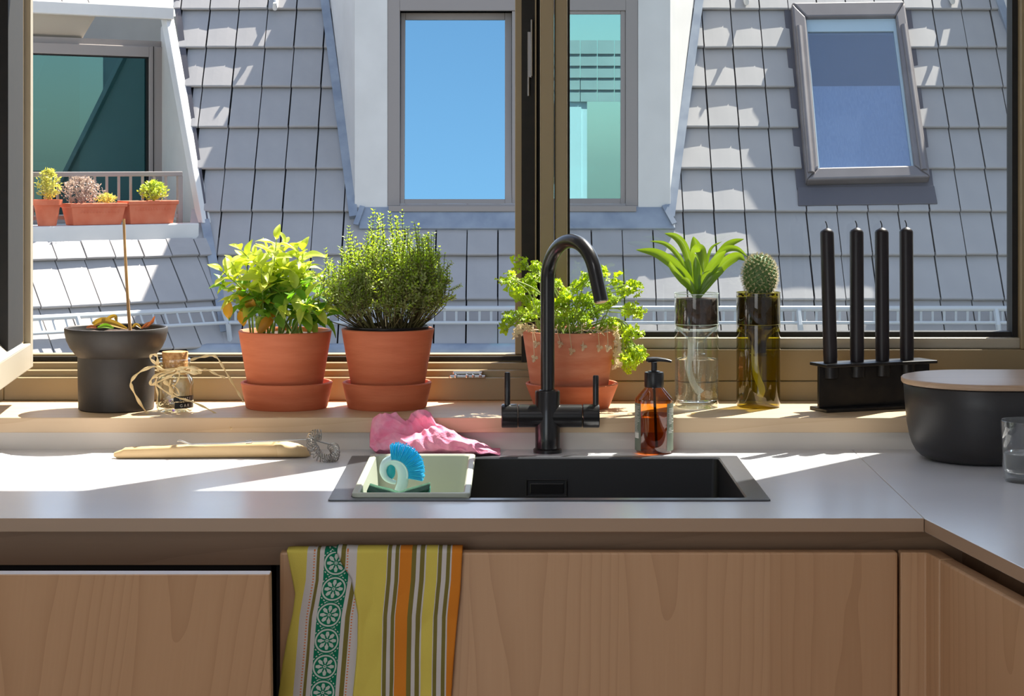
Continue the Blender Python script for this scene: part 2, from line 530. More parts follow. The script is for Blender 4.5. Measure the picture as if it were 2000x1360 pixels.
# ---- left face: slope below and above the recessed window
def leftp(a, b, z):
    return V0 + exL * a + bkL * b + Vector((0, 0, z - V0.z))
def left_at(u, v, b):
    k = (u - 1000) / F
    a = (k * (V0.y + bkL.y * b) - V0.x - bkL.x * b) / (exL.x - k * exL.y)
    D = V0.y + exL.y * a + bkL.y * b
    return leftp(a, b, at(u, v, D).z), a
ZF = V0.z
tl0 = (ZF - ZC) / sT
ttop_l = (2.93 - ZC) / sT
lroof = tag(MB().hexa([left.p(-13, -2.1, -0.10), left.p(0.9, -2.1, -0.10), left.p(0.1, tl0 - 0.2, -0.10), left.p(-13, tl0 - 0.2, -0.10)],
                      [left.p(-13, -2.1), left.p(0.9, -2.1), left.p(0.1, tl0 - 0.2), left.p(-13, tl0 - 0.2)]).build('mansard_roof', M_under),
            'sunlit tiled mansard slope turned sideways below the flower box window', 'roof', kind='structure')
MB().hexa([left.p(-13, ttop_l, -0.10), left.p(-0.4, ttop_l, -0.10), left.p(-0.85, TRIDGE, -0.10), left.p(-13, TRIDGE, -0.10)],
          [left.p(-13, ttop_l), left.p(-0.4, ttop_l), left.p(-0.85, TRIDGE), left.p(-13, TRIDGE)]).build('upper_underlay', M_under, lroof)
rest = []
for row in list(range(-1, 1)) + [6, 7, 8]:
    t = T_TOP - EXPO * row
    if row <= 0 and t < ttop_l - 0.1: continue
    for k in range(-43, 4):
        a = (k + 0.5) * PITCH + 0.06
        z = left.p(0, t).z
        if a - TW / 2 > -(z - ZF) * COT * 0.356 + 0.02: continue
        p = left.p(a, t)
        u = 1000 + p.x / p.y * F
        if u < -40 or row < -1: rest.append((a, t)); continue
        place_tile(left, a, t, lroof, rnd, 0.36 if row == 6 else 1.0)
tile_rest(left, rest, 'roof_tile_field', lroof)

# snow guard in front of both slopes
guard = thing('snow_guard', 'pale metal snow guard rail running along the lower roof tiles', 'snow guard', slope_point(1000, 632))
OFF = 0.24
gp = lambda x, v: main.p(0, t_of(v)) + Vector((x, 0, 0)) + main.N * OFF
zr0, zr1 = -0.015, -0.14
def gpt(x, z): 
    q = main.p(x, (z - ZC) / sT, OFF); q.z = z; return q
def gpl(a, z):
    q = left.p(a, (z - ZC) / sT, OFF); q.z = z; return q
xv = -2.62
a_v = 0.16
mb = MB(); mb.tube([gpt(xv, zr0), gpt(12, zr0)], 0.026, 8)
mb.tube([gpl(-12, zr0), gpl(a_v, zr0)], 0.026, 8); mb.build('top_rail', M_galv, guard, smooth=40)
mb = MB(); mb.tube([gpt(xv, zr1), gpt(12, zr1)], 0.016, 8)
mb.tube([gpl(-12, zr1), gpl(a_v, zr1)], 0.016, 8); mb.build('bottom_rail', M_galv, guard, smooth=40)
mb = MB()
x = xv + 0.05
while x < 8:
    mb.box((x - 0.011, gpt(0, zr0).y - 0.006, zr1), (x + 0.011, gpt(0, zr0).y + 0.006, zr0)); x += 0.108
a = a_v - 0.03
while a > -11.5:
    q = gpl(a, zr1); q2 = gpl(a, zr0)
    mb.tube([q, q2], 0.011, 4); a -= 0.125
mb.build('guard_bar', M_galv, guard, kind='stuff')
for u in (1560, 1945, 1120, 700):
    x = (u - 1000) * gpt(0, zr0).y / F
    MB().tube([gpt(x, zr0), gpt(x, zr1 - 0.02), main.p(x + 0.02, (zr1 - 0.22 - ZC) / sT, 0.06)], 0.026, 6).build('bracket', M_galv, guard)
for a in (-0.25, -1.75):
    MB().tube([gpl(a, zr0), gpl(a, zr1 - 0.02), left.p(a + 0.02, (zr1 - 0.26 - ZC) / sT, 0.06)], 0.026, 6).build('bracket', M_galv, guard)

# ---- recessed window in the left face
rec = thing('recessed_window', 'teal glazed window set deep in the tiled roof behind terracotta planters', 'window', leftp(-1.5, 0.8, ZF))
BW = 1.62
def lbox(mb, a0, a1, b0, b1, z0, z1):
    q = [leftp(a0, b0, z0), leftp(a1, b0, z0), leftp(a1, b1, z0), leftp(a0, b1, z0)]
    r = [leftp(a0, b0, z1), leftp(a1, b0, z1), leftp(a1, b1, z1), leftp(a0, b1, z1)]
    return mb.add(q + r, [(0, 3, 2, 1), (4, 5, 6, 7), (0, 1, 5, 4), (1, 2, 6, 5), (2, 3, 7, 6), (3, 0, 4, 7)])
aR_low = left_at(383, 440, -0.03)[1]
lbox(MB(), -12.5, aR_low, -0.09, 0.10, ZF - 0.165, ZF).build('sill_capping', M_white, rec, bevel=0.012)
lbox(MB(), -12.5, 0.0, 0.10, BW + 0.2, ZF - 0.12, ZF - 0.03).build('ledge_floor', M_white, rec)
ZS = 2.80
BF = (ZS - ZF) * COT
aT = left_at(331, 20, BF - 0.04)[1]
lbox(MB(), -12.5, aT + 0.02, BF - 0.10, BF + 0.02, ZS, ZS + 0.125).build('fascia', M_white, rec, bevel=0.01)
ZH = 2.535
MB().hexa([leftp(-12.5, BF + 0.02, ZS + 0.03), leftp(-0.45, BF + 0.02, ZS + 0.03), leftp(-0.45, BW + 0.1, ZH + 0.06), leftp(-12.5, BW + 0.1, ZH + 0.06)],
          [leftp(-12.5, BF + 0.02, ZS), leftp(-0.45, BF + 0.02, ZS), leftp(-0.45, BW + 0.1, ZH), leftp(-12.5, BW + 0.1, ZH)]).build('soffit', M_soffit, rec)
aWr = left_at(314, 200, BW)[1]
lbox(MB(), -12.5, aWr, BW - 0.03, BW + 0.05, ZH - 0.02, ZH + 0.06).build('head_board', M_taupe, rec)
# right reveal: vertical triangle between trim and window
tr0, tr1 = leftp(left_at(393, 437, -0.02)[1], -0.02, ZF), leftp(aT - 0.015, BF, ZS)
w0, w1 = leftp(aWr, BW, ZF), leftp(aWr, BW, ZH + 0.2)
th = exL * 0.04
MB().hexa([tr0 + th, w0 + th, w1 + th, tr1 + th], [tr0, w0, w1, tr1]).build('reveal', M_white, rec)
d = (tr1 - tr0)
MB().hexa([tr0 - exL * 0.02 - bkL * 0.06, tr0 + exL * 0.075 - bkL * 0.06, tr1 + exL * 0.06 - bkL * 0.06 + d * 0.03, tr1 - exL * 0.035 - bkL * 0.06 + d * 0.03],
          [tr0 - exL * 0.02 + bkL * 0.05, tr0 + exL * 0.075 + bkL * 0.05, tr1 + exL * 0.06 + bkL * 0.05 + d * 0.03, tr1 - exL * 0.035 + bkL * 0.05 + d * 0.03]).build('edge_trim', M_white, rec, bevel=0.006)
# frame and pane
aG0, aG1 = -4.6, left_at(286, 200, BW)[1]
wf = lbox(lbox(lbox(MB(), aG1, aWr, BW - 0.06, BW + 0.02, ZF - 0.03, ZH), aG0 - 0.1, aG1, BW - 0.06, BW + 0.02, ZH - 0.11, ZH), aG0 - 0.1, aG1, BW - 0.06, BW + 0.02, ZF - 0.03, ZF + 0.06)
wf = lbox(wf, aG0 - 0.1, aG0, BW - 0.06, BW + 0.02, ZF + 0.06, ZH - 0.11).build('window_frame', M_taupe, rec, bevel=0.008)
lbox(MB(), aG0, aG1, BW - 0.02, BW - 0.012, ZF + 0.06, ZH - 0.11).build('pane', M_paneL, wf)
lbox(lbox(lbox(MB(), aG1 - 0.02, aG1, BW - 0.045, BW - 0.015, ZF + 0.06, ZH - 0.11), aG1 + 0.045, aG1 + 0.05, BW - 0.068, BW - 0.055, ZF, ZH), aG0, aG1, BW - 0.045, BW - 0.015, ZH - 0.125, ZH - 0.11).build('glazing_seal', M_gasket, wf)
# the room behind: sloping panel stands in for the roof reflected in the glass
lbox(MB(), -12.5, 0.3, BW + 1.5, BW + 1.55, ZF - 0.2, ZH + 0.3).build('room_back', M_dark_room, rec)
MB().hexa([leftp(-2.5, BW + 0.5, ZF), leftp(-1.35, BW + 0.5, ZF), leftp(-0.55, BW + 0.5, ZH + 0.1), leftp(-1.5, BW + 0.5, ZH + 0.1)],
          [leftp(-2.5, BW + 0.42, ZF), leftp(-1.35, BW + 0.42, ZF), leftp(-0.55, BW + 0.42, ZH + 0.1), leftp(-1.5, BW + 0.42, ZH + 0.1)]).build('reflection_panel', M_soffit, rec)
lbox(lbox(MB(), -1.35, -0.6, BW + 0.5, BW + 0.53, ZF + 0.55, ZF + 0.58), -1.35, -0.6, BW + 0.5, BW + 0.53, ZF + 1.10, ZF + 1.13).build('shelf_board', M_white, rec)

lbox(MB(), -12.5, aG0 - 0.1, BW - 0.04, BW + 0.02, ZF - 0.03, ZH).build('side_wall', M_white, rec)
# railing with bars
rail = thing('balcony_railing', 'slim taupe railing with upright bars behind the terracotta planters', 'railing', leftp(-1, 0.16, ZF))
bR = 0.20
pR, aRR = left_at(355, 335, bR)
zR = pR.z
lbox(MB(), -12.4, aRR, bR - 0.02, bR + 0.02, zR - 0.045, zR).build('hand_rail', M_taupe, rail, bevel=0.006)
lbox(MB(), -12.4, aRR, bR - 0.012, bR + 0.012, ZF + 0.05, ZF + 0.085).build('lower_rail', M_taupe, rail)
lbox(MB(), aRR - 0.05, aRR, bR - 0.02, bR + 0.02, ZF - 0.03, zR - 0.045).build('post', M_taupe, rail)
a = aRR - 0.05 - 0.125
while a > -5.0:
    lbox(MB(), a - 0.011, a + 0.011, bR - 0.008, bR + 0.008, ZF + 0.085, zR - 0.045).build('bar', M_taupe, rail); a -= 0.127

# ---- middle dormer
DF = main.p(0, (0.862 - ZC) / sT).y - 0.03
dorm = thing('dormer', 'white clad dormer in the grey roof with one blue reflecting window', 'dormer', (0, DF, 0.862))
def dx(u): return (u - 1000) * DF / F
def dz(v): return ZC - (v - HV) * DF / F
ZT = 3.78
def dbox(u0, u1, v0, v1, d0, d1):
    return MB().box((dx(u0), DF + d0, dz(v1)), (dx(u1), DF + d1, dz(v0) if v0 > -500 else ZT))
dbox(693, 757, -999, 412, -0.03, 0.03).build('front_board', M_white, dorm, bevel=0.006)
dbox(1246, 1309, -999, 412, -0.03, 0.03).build('front_board', M_white, dorm, bevel=0.006)
for s in (-1, 1):
    x0 = s * 1.515
    zb_, zt_ = 0.862, ZT
    yb = lambda z: main.p(0, (z - ZC) / sT).y
    xw = lambda z: s * (1.50 + (z - 0.862) * 0.185)
    A = [Vector((x0, DF, zb_)), Vector((x0, DF, zt_)), Vector((xw(zt_), yb(zt_) + 0.05, zt_)), Vector((xw(zb_), yb(zb_) + 0.05, zb_))]
    MB().hexa(A, [p + Vector((-s * 0.04, 0, 0)) for p in A]).build('cheek', M_white, dorm)
    pts = [Vector((xw(z) + s * 0.035, yb(z), z)) + main.N * 0.035 for z in (0.78, 1.5, 2.2, 3.0, 3.78)]
    strip(pts, 0.085, 0.06, 'side_flashing', M_lead, dorm)
MB().box((-1.62, DF - 0.16, ZT), (1.62, DF + 2.3, ZT + 0.10)).build('flat_roof', M_white, dorm, bevel=0.01)
dbox(757, 1246, -999, -2, -0.01, 0.03).build('head_board', M_white, dorm)
# window frame (fixed) and two sashes
fb = MB()
for (u0, u1, v0, v1) in ((757, 781, -2, 402), (1222, 1246, -2, 402), (781, 1222, -2, 21), (781, 1222, 399, 403)):
    fb.box((dx(u0), DF - 0.02, dz(v1)), (dx(u1), DF + 0.06, dz(v0)))
wfr = fb.build('window_frame', M_taupe, dorm, bevel=0.005)
dbox(760, 1242, 402, 413, -0.08, 0.05).build('window_sill', M_taupe, dorm, bevel=0.004)
def sash(u0, u1, g0, g1, gt, gb, tilt, pm):
    mb = MB()
    for (a, b, c, d) in ((u0, g0, 21, 400), (g1, u1, 21, 400), (g0, g1, 21, gt), (g0, g1, gb, 400)):
        mb.box((dx(a), 0, dz(d)), (dx(b), 0.05, dz(c)))
    piv = Vector((0, DF + 0.0, dz(400)))
    M = Matrix.Translation(piv) @ Matrix.Rotation(-tilt, 4, 'X') @ Matrix.Translation(Vector((0, 0, -dz(400))))
    mb.v = [M @ p for p in mb.v]
    s_ = mb.build('sash', M_taupe, dorm, bevel=0.006)
    g = MB().box((dx(g0), 0.02, dz(gb)), (dx(g1), 0.028, dz(gt))); g.v = [M @ p for p in g.v]
    g.build('pane', pm, s_)
sash(781, 1000, 790, 986, 35, 389, R(5.2), M_paneA)
sash(1000, 1222, 1014, 1212, 28, 388, 0.0, M_paneB)
MB().box((-1.2, DF + 1.1, 0.8), (1.2, DF + 1.15, 3.2)).build('room_back', M_dark_room, dorm)
# lead apron below the window
ap = [slope_point(702, 413), slope_point(1312, 413), slope_point(1318, 455), slope_point(702, 455)]
MB().hexa([p + main.N * 0.0 for p in ap], [p + main.N * 0.085 for p in ap]).build('apron_flashing', M_lead, dorm, bevel=0.01)
strip([slope_point(1296, 412) + main.N * 0.09, slope_point(1316, 448) + main.N * 0.09], 0.05, 0.02, 'corner_fold', M_lead, dorm)
strip([slope_point(709, 414) + main.N * 0.09, slope_point(696, 450) + main.N * 0.09], 0.05, 0.02, 'corner_fold', M_lead, dorm)

# second dormer to the right, only its edge in the frame
d2 = thing('dormer', 'edge of the next dormer at the upper right behind the window jamb', 'dormer', (5.9, DF, 0.862))
pts = [slope_point(1985, 110) + main.N * 0.04, slope_point(1943, -10) + main.N * 0.04, slope_point(1905, -120) + main.N * 0.04]
strip(pts, 0.085, 0.06, 'side_flashing', M_lead, d2)
x_of = lambda z: slope_point(1990, 110).x + (z - slope_point(1990, 110).z) * -0.19
yb = lambda z: main.p(0, (z - ZC) / sT).y
A = [Vector((5.38, DF, 0.862)), Vector((5.38, DF, ZT)), Vector((x_of(ZT), yb(ZT) + 0.05, ZT)), Vector((x_of(0.862), yb(0.862) + 0.05, 0.862))]
MB().hexa(A, [p + Vector((0.04, 0, 0)) for p in A]).build('cheek', M_white, d2)
MB().box((5.38, DF - 0.03, 0.862), (5.68, DF + 0.03, ZT)).build('front_board', M_white, d2)
MB().box((5.68, DF + 0.02, 0.862), (8.2, DF + 0.06, ZT)).build('window_wall', M_taupe, d2)
MB().box((5.28, DF - 0.16, ZT), (8.4, DF + 2.3, ZT + 0.10)).build('flat_roof', M_white, d2)

# ---- skylight
skl = thing('skylight', 'grey framed skylight with a drawn pale blind in the tiled roof', 'skylight', slope_point(1690, 400))
def skq(uvs, h): return [slope_point(u, v) + main.N * h for u, v in uvs]
def sk_solid(a, h0, h1, name, m, par, bevel=0.0):
    return MB().hexa(skq(a, h0), skq(a, h1)).build(name, m, par, bevel=bevel)
sk_solid([(1530, 13), (1776, 13), (1826, 405), (1557, 408)], 0.0, 0.055, 'flashing', M_darklead, skl)
sk_solid([(1556, 374), (1822, 371), (1829, 407), (1557, 411)], 0.03, 0.085, 'apron_flashing', M_darklead, skl, 0.01)
O = [(1543, 24), (1762, 21), (1812, 363), (1572, 369)]
G = [(1571, 52), (1745, 50), (1781, 341), (1595, 345)]
for i, nm in ((0, 'top_frame'), (1, 'side_frame'), (2, 'bottom_frame'), (3, 'side_frame')):
    j = (i + 1) % 4
    sk_solid([O[i], O[j], G[j], G[i]], 0.04, 0.17, nm, M_velux, skl, 0.02)
for (p, q) in ((0, 3), (1, 2)):
    mbq = MB()
    a_, b_ = slope_point(*[O[p][k] * 0.62 + G[p][k] * 0.38 for k in (0, 1)]), slope_point(*[O[q][k] * 0.62 + G[q][k] * 0.38 for k in (0, 1)])
    mbq.tube([a_ + main.N * 0.17 + (b_ - a_) * 0.12, b_ + main.N * 0.17 - (b_ - a_) * 0.01], 0.035, 12, flat=0.9)
    mbq.build('cover_strip', M_velux, skl, smooth=50)
sashp = MB()
Gi = [(1575, 75), (1742, 74), (1777, 339), (1598, 342)]
for i in range(4):
    j = (i + 1) % 4
    sashp.hexa(skq([G[i], G[j], Gi[j], Gi[i]], 0.05), skq([G[i], G[j], Gi[j], Gi[i]], 0.115))
M_palesash = mat('pale_inner_sash', S(176, 196, 206), 0.5)
so = sashp.build('inner_sash', M_palesash, skl)
sk_solid(Gi, 0.095, 0.102, 'pane', M_paneC, so)
sk_solid([(1586, 176), (1757, 175), (1777, 339), (1598, 342)], 0.058, 0.066, 'blind', M_blind, skl)

# courtyard ground and the outside of this house above the window (mirrored in the far panes)
tag(MB().box((-40, 3.9, -9.2), (40, 45, -9.0)).build('ground', M_ground), kind='structure')
tag(MB().box((-12, 24.4, -9.0), (14, 24.6, 3.0)).build('house_core', M_white), 'plain house wall under the tiled mansard roofs', 'house', kind='structure')

lc_ = MB()
q0, q1 = leftp(-12.8, 0.0, -9.0), leftp(0.4, 0.0, -9.0)
hb = Vector((0, 0, 8.6)); bk_ = bkL * 6
eo = bkL * ((-0.45 - ZF) * COT + 0.25)
lc_.hexa([q0 + eo, q1 + eo, q1 + eo + hb, q0 + eo + hb], [q0 + eo + bkL * 0.3, q1 + eo + bkL * 0.3, q1 + eo + bkL * 0.3 + hb, q0 + eo + bkL * 0.3 + hb])
tag(lc_.build('house_core', M_white), 'plain house wall below the sideways turned mansard slope', 'house', kind='structure')
# ------------------------------------------------------------------ the room
CT = 0.91                                  # worktop height
DFR = (ZC - CT) * F / 699.0                # worktop front edge
DBK = 3.358                                # face of the upstand
ZS_ = 0.9614                               # top of the wooden sill
DSF, DSB = 3.342, 3.578                    # sill front and back
WALL_D = 3.60
def struct(o): o['kind'] = 'structure'; return o
struct(MB().box((-2.6, -1.6, -0.1), (1.4, 3.8, 0.0)).build('floor', M_floor))
struct(MB().box((-2.6, -1.6, 2.72), (1.4, 3.68, 2.82)).build('ceiling', M_ceiling))
struct(MB().box((-2.6, -1.6, 0), (-2.5, 3.68, 2.72)).build('wall_left', M_wall))
wr = MB().box((1.22, -1.6, 0), (1.32, 3.68, 2.72)).build('wall_right', M_wall); struct(wr)
wb = MB()
wb.box((-2.5, -1.6, 0), (-2.1, -1.5, 2.72)).box((-0.3, -1.6, 0), (1.22, -1.5, 2.72)).box((-2.1, -1.6, 2.35), (-0.3, -1.5, 2.72))  # rear opening added to go with the fill light
struct(wb.build('wall_back', M_wall))
wf_ = MB()
wf_.box((-2.5, 3.62, 0), (1.22, 3.70, 0.955)).box((-2.5, 3.60, 2.37), (1.22, 3.70, 2.72)).box((-2.5, 3.60, 0.955), (-1.75, 3.70, 2.37)).box((0.935, 3.60, 0.955), (1.22, 3.70, 2.37))
wf_ = struct(wf_.build('wall_front', M_wall))
# tile hung outside of this house over the window, seen only as a reflection
mb = MB()
for r in range(5):
    for k in range(-10, 10):
        x0 = k * 0.3
        z0 = 2.40 + r * 0.21
        mb.hexa([(x0 + 0.006, 3.70, z0), (x0 + 0.294, 3.70, z0), (x0 + 0.294, 3.70, z0 + 0.24), (x0 + 0.006, 3.70, z0 + 0.24)],
                [(x0 + 0.006, 3.75, z0), (x0 + 0.294, 3.75, z0), (x0 + 0.294, 3.71, z0 + 0.24), (x0 + 0.006, 3.71, z0 + 0.24)])
mb.build('roof_tile_field', M_tile, wf_, kind='stuff')

# ---- wooden sill and upstand
struct(MB().box((-2.45, DSF, ZS_ - 0.0232), (1.2, DSB + 0.045, ZS_)).build('trim_1', M_oldsill, bevel=0.0012))
struct(MB().box((-2.45, DBK, CT - 0.02), (1.2, DBK + 0.02, ZS_ - 0.0232)).build('trim_2', M_upstand))

# ---- window_1: open casement with stepped rebate
def X(u, D): return (u - 1000) * D / F
def Z(v, D): return ZC - (v - HV) * D / F
ZHEAD = 2.27
w1 = thing('window_1', None, None, (-0.4, 3.6, 1.6)); struct(w1)
XJL, XM0, XM1 = -0.82, X(1006, 3.64), X(1110, 3.60)
MB().box((-0.846, DSB, ZS_), (X(1082, DSB), 3.68, Z(738, DSB))).build('frame_sill', M_frame, w1, bevel=0.002)
for D, v in ((3.594, 724), (3.618, 709), (3.648, 692)):
    MB().box((-0.826, D, Z(738, DSB) - 0.002), (XM1 - 0.02, D + 0.03, Z(v, D))).build('rebate_step', M_frame, w1, bevel=0.0015)
MB().box((-0.826, 3.640, Z(700, 3.64) - 0.004), (XM0 + 0.01, 3.6475, Z(697, 3.64))).build('gasket', M_gasket, w1)
MB().box((-0.846, 3.58, ZS_), (-0.824, 3.68, ZHEAD)).build('side_post', M_frame, w1, bevel=0.002)
MB().box((-0.846, 3.58, ZHEAD), (XM1, 3.68, 2.37)).build('head_frame', M_frame, w1, bevel=0.002)
# central mullion: rebate edge, black shadow gap, two posts with a groove
zm = Z(738, DSB)
MB().box((X(1006, 3.645), 3.64, Z(692, 3.645)), (X(1020, 3.63), 3.67, ZHEAD)).build('mullion_rebate', M_frame, w1, bevel=0.0015)
MB().box((X(1019, 3.63), 3.63, Z(722, 3.63)), (X(1056, 3.63), 3.66, ZHEAD)).build('gasket', M_gasket, w1)
MB().box((X(1045, 3.615), 3.612, Z(718, 3.615)), (X(1047.5, 3.615), 3.632, ZHEAD)).build('seal_lip', M_frame, w1)
MB().box((X(1055, DSB), DSB, zm), (X(1082, DSB), 3.66, ZHEAD)).build('mullion_post', M_frame, w1, bevel=0.002)
# hinge
hg = MB()
Dh = 3.622
hg.box((X(1030, Dh), Dh, Z(152, Dh)), (X(1039, Dh), Dh + 0.01, Z(62, Dh)))
hg.box((X(1036, Dh), Dh - 0.004, Z(150, Dh)), (X(1040, Dh), Dh + 0.01, Z(38, Dh)))
hg.box((X(1030, Dh), Dh - 0.002, Z(188, Dh)), (X(1034, Dh), Dh + 0.01, Z(150, Dh)))
hg.build('hinge', M_chrome, w1, bevel=0.0012)
# chrome strike plate on the sill of the frame
sp = MB()
Dp = 3.575
sp.box((X(878, Dp), Dp - 0.006, Z(738.5, Dp)), (X(948, Dp), Dp + 0.016, Z(733, Dp)))
sp.box((X(884, Dp), Dp + 0.002, Z(733, Dp)), (X(942, Dp), Dp + 0.02, Z(727, Dp)))
for u in (888, 910, 922, 936): sp.box((X(u, Dp), Dp - 0.008, Z(738, Dp)), (X(u + 5, Dp), Dp, Z(731, Dp)))
sp.build('strike_plate', M_chrome, w1, bevel=0.0015)
# open sash, swung into the room at the left
hx = Vector((-0.7905, 3.55, 0))
sd = Vector((0.0877, -1.0, 0)).normalized()
sn = Vector((sd.y, -sd.x, 0)) * -1      # towards +X (the outside face of the sash)
if sn.x < 0: sn = -sn
SB0, SB1 = 1.020, 2.215
def sbox(mb, s0, s1, n0, n1, z0, z1):
    q = lambda s, n, z: hx + sd * s + sn * n + Vector((0, 0, z))
    vs = [q(s0, n0, z0), q(s1, n0, z0), q(s1, n1, z0), q(s0, n1, z0), q(s0, n0, z1), q(s1, n0, z1), q(s1, n1, z1), q(s0, n1, z1)]
    return mb.add(vs, [(0, 3, 2, 1), (4, 5, 6, 7), (0, 1, 5, 4), (1, 2, 6, 5), (2, 3, 7, 6), (3, 0, 4, 7)])
sh = MB()
sbox(sh, 0, 0.028, -0.05, 0, SB0, SB1); sbox(sh, 0.028, 0.088, -0.05, -0.012, SB0, SB1); sbox(sh, 0.70, 0.76, -0.05, 0, SB0, SB1)
sbox(sh, 0.028, 0.70, -0.049, 0, SB0, SB0 + 0.042); sbox(sh, 0.105, 0.70, -0.05, 0, SB1 - 0.06, SB1)
sho = sh.build('sash', M_sashlit, w1, bevel=0.002)
mb = MB()
q = lambda s, n, z: hx + sd * s + sn * n + Vector((0, 0, z))
vs = [q(0.088, 0.0, SB0 + 0.042), q(0.70, 0.0, SB0 + 0.042), q(0.70, -0.022, SB0 + 0.066), q(0.088, -0.022, SB0 + 0.066), q(0.088, -0.03, SB0 + 0.04), q(0.70, -0.03, SB0 + 0.04)]
mb.add(vs, [(0, 1, 2, 3), (3, 2, 5, 4), (4, 5, 1, 0), (0, 3, 4), (1, 5, 2)]).build('glazing_bead', M_sashlit, sho)
sbox(MB(), 0.088, 0.255, -0.045, -0.004, SB0 + 0.05, SB1 - 0.06).build('gasket', M_gasket, sho)
sbox(MB(), 0.255, 0.70, -0.030, -0.022, SB0 + 0.05, SB1 - 0.06).build('pane', M_pane, sho)
sbox(MB(), 0.030, 0.086, -0.013, -0.0105, SB0 + 0.043, SB1 - 0.062).build('edge_strip', M_frame, sho)

# ---- window_2: the fixed pane on the right
w2 = thing('window_2', None, None, (0.45, 3.6, 1.6)); struct(w2)
XG0, XG1 = X(1114, 3.62), X(1977, 3.62)
ZG = Z(647, 3.62)
MB().box((X(1082, DSB), DSB, Z(745, DSB)), (0.935, 3.68, Z(683, DSB))).build('frame_sill', M_frame, w2, bevel=0.002)
MB().box((X(1082, DSB), DSB - 0.004, ZS_), (0.935, 3.68, Z(745, DSB))).build('frame_base', M_frame, w2, bevel=0.0015)
MB().box((X(1084, 3.59), 3.588, Z(683, DSB)), (0.905, 3.64, Z(660, 3.59))).build('glazing_bead', M_sashlit, w2, bevel=0.003)
MB().box((X(1084, 3.588), 3.585, Z(683, DSB)), (X(1108, 3.588), 3.66, ZHEAD)).build('mullion_post', M_frame, w2, bevel=0.002)
MB().box((X(1107.5, 3.60), 3.600, Z(662, 3.6)), (X(1113, 3.60), 3.64, ZHEAD)).build('gasket', M_gasket, w2)
MB().box((XG0 - 0.01, 3.605, Z(660, 3.6) - 0.004), (XG1 + 0.01, 3.635, ZG)).build('gasket', M_gasket, w2)
MB().box((X(1977, 3.60), 3.600, Z(660, 3.59)), (X(1988, 3.60), 3.64, ZHEAD)).build('gasket', M_gasket, w2)
MB().box((X(1988, 3.60), DSB, Z(683, DSB)), (0.935, 3.66, ZHEAD)).build('side_post', M_frame, w2, bevel=0.002)
MB().box((X(1082, DSB), DSB, ZHEAD), (0.935, 3.68, 2.37)).build('head_frame', M_frame, w2, bevel=0.002)
MB().box((XG0, 3.616, ZG - 0.004), (XG1 + 0.004, 3.622, ZHEAD)).build('pane', M_pane, w2)

# ---- window_3: the fixed pane further left, seen through the glass of the open sash
w3 = thing('window_3', None, None, (-1.3, 3.6, 1.6)); struct(w3)
MB().box((-1.75, DSB, ZS_), (-0.846, 3.68, Z(683, DSB))).build('frame_sill', M_frame, w3, bevel=0.002)
MB().box((-1.75, DSB, ZHEAD), (-0.846, 3.68, 2.37)).build('head_frame', M_frame, w3, bevel=0.002)
MB().box((-1.75, DSB, Z(683, DSB)), (-1.69, 3.68, ZHEAD)).build('side_post', M_frame, w3, bevel=0.002)
MB().box((-1.69, 3.616, Z(683, DSB)), (-0.846, 3.622, ZHEAD)).build('pane', M_pane, w3)

# ------------------------------------------------------------------ worktop and cabinets
XC = 0.5194
WDIR = Vector((math.sin(R(8.0)), -math.cos(R(8.0)), 0))
XSL, XSR, DKF, DKB = -0.2438, 0.3424, 2.844, 3.271
wt = thing('worktop', 'long pale laminate worktop with the sink let into it', 'worktop', (-0.6, 3.0, CT))
CTH = 0.0174
mb = MB()
xs, ys = [-2.45, XSL + 0.004, XSR - 0.004, XC + 0.0055], [DFR, DKF + 0.004, DKB - 0.004, DBK + 0.001]
gv = {}
for kz, z in enumerate((CT - CTH, CT)):
    for i, x in enumerate(xs):
        for j, y in enumerate(ys):
            xx = XC + 0.0115 * (y - DFR) / (DBK - DFR) if i == 3 else x
            gv[(i, j, kz)] = len(mb.v); mb.v.append(Vector((xx, y, z)))
for i in range(3):
    for j in range(3):
        if (i, j) == (1, 1): continue
        for kz in (0, 1): mb.f.append([gv[(i, j, kz)], gv[(i + 1, j, kz)], gv[(i + 1, j + 1, kz)], gv[(i, j + 1, kz)]])
for (a, b) in [((i, 0), (i + 1, 0)) for i in range(3)] + [((i, 3), (i + 1, 3)) for i in range(3)] + [((0, j), (0, j + 1)) for j in range(3)] + [((3, j), (3, j + 1)) for j in range(3)] + [((1, 1), (2, 1)), ((1, 2), (2, 2)), ((1, 1), (1, 2)), ((2, 1), (2, 2))]:
    mb.f.append([gv[(*a, 0)], gv[(*b, 0)], gv[(*b, 1)], gv[(*a, 1)]])
slab = mb.build('slab', M_counter, wt, bevel=0.0008, seg=1)
slab.data.materials.append(M_counter_edge)
for pl in slab.data.polygons:
    if abs(pl.normal.y) > 0.7: pl.material_index = 1
rwt = thing('worktop', 'pale laminate side worktop with the bread bin and drinking glass on it', 'worktop', (0.8, 2.9, CT))
pc = Vector((XC + 0.0007, DFR, 0)); pe = pc + WDIR * 1.9
slab2 = MB().prism([(pc.x, pc.y), (pe.x, pe.y), (1.215, pe.y), (1.215, DBK + 0.001), (XC + 0.0122, DBK + 0.001)], CT - CTH, CT).build('slab', M_counter, rwt, bevel=0.0008, seg=1)
slab2.data.materials.append(M_counter_edge)
for pl in slab2.data.polygons:
    if abs(pl.normal.z) < 0.5: pl.material_index = 1

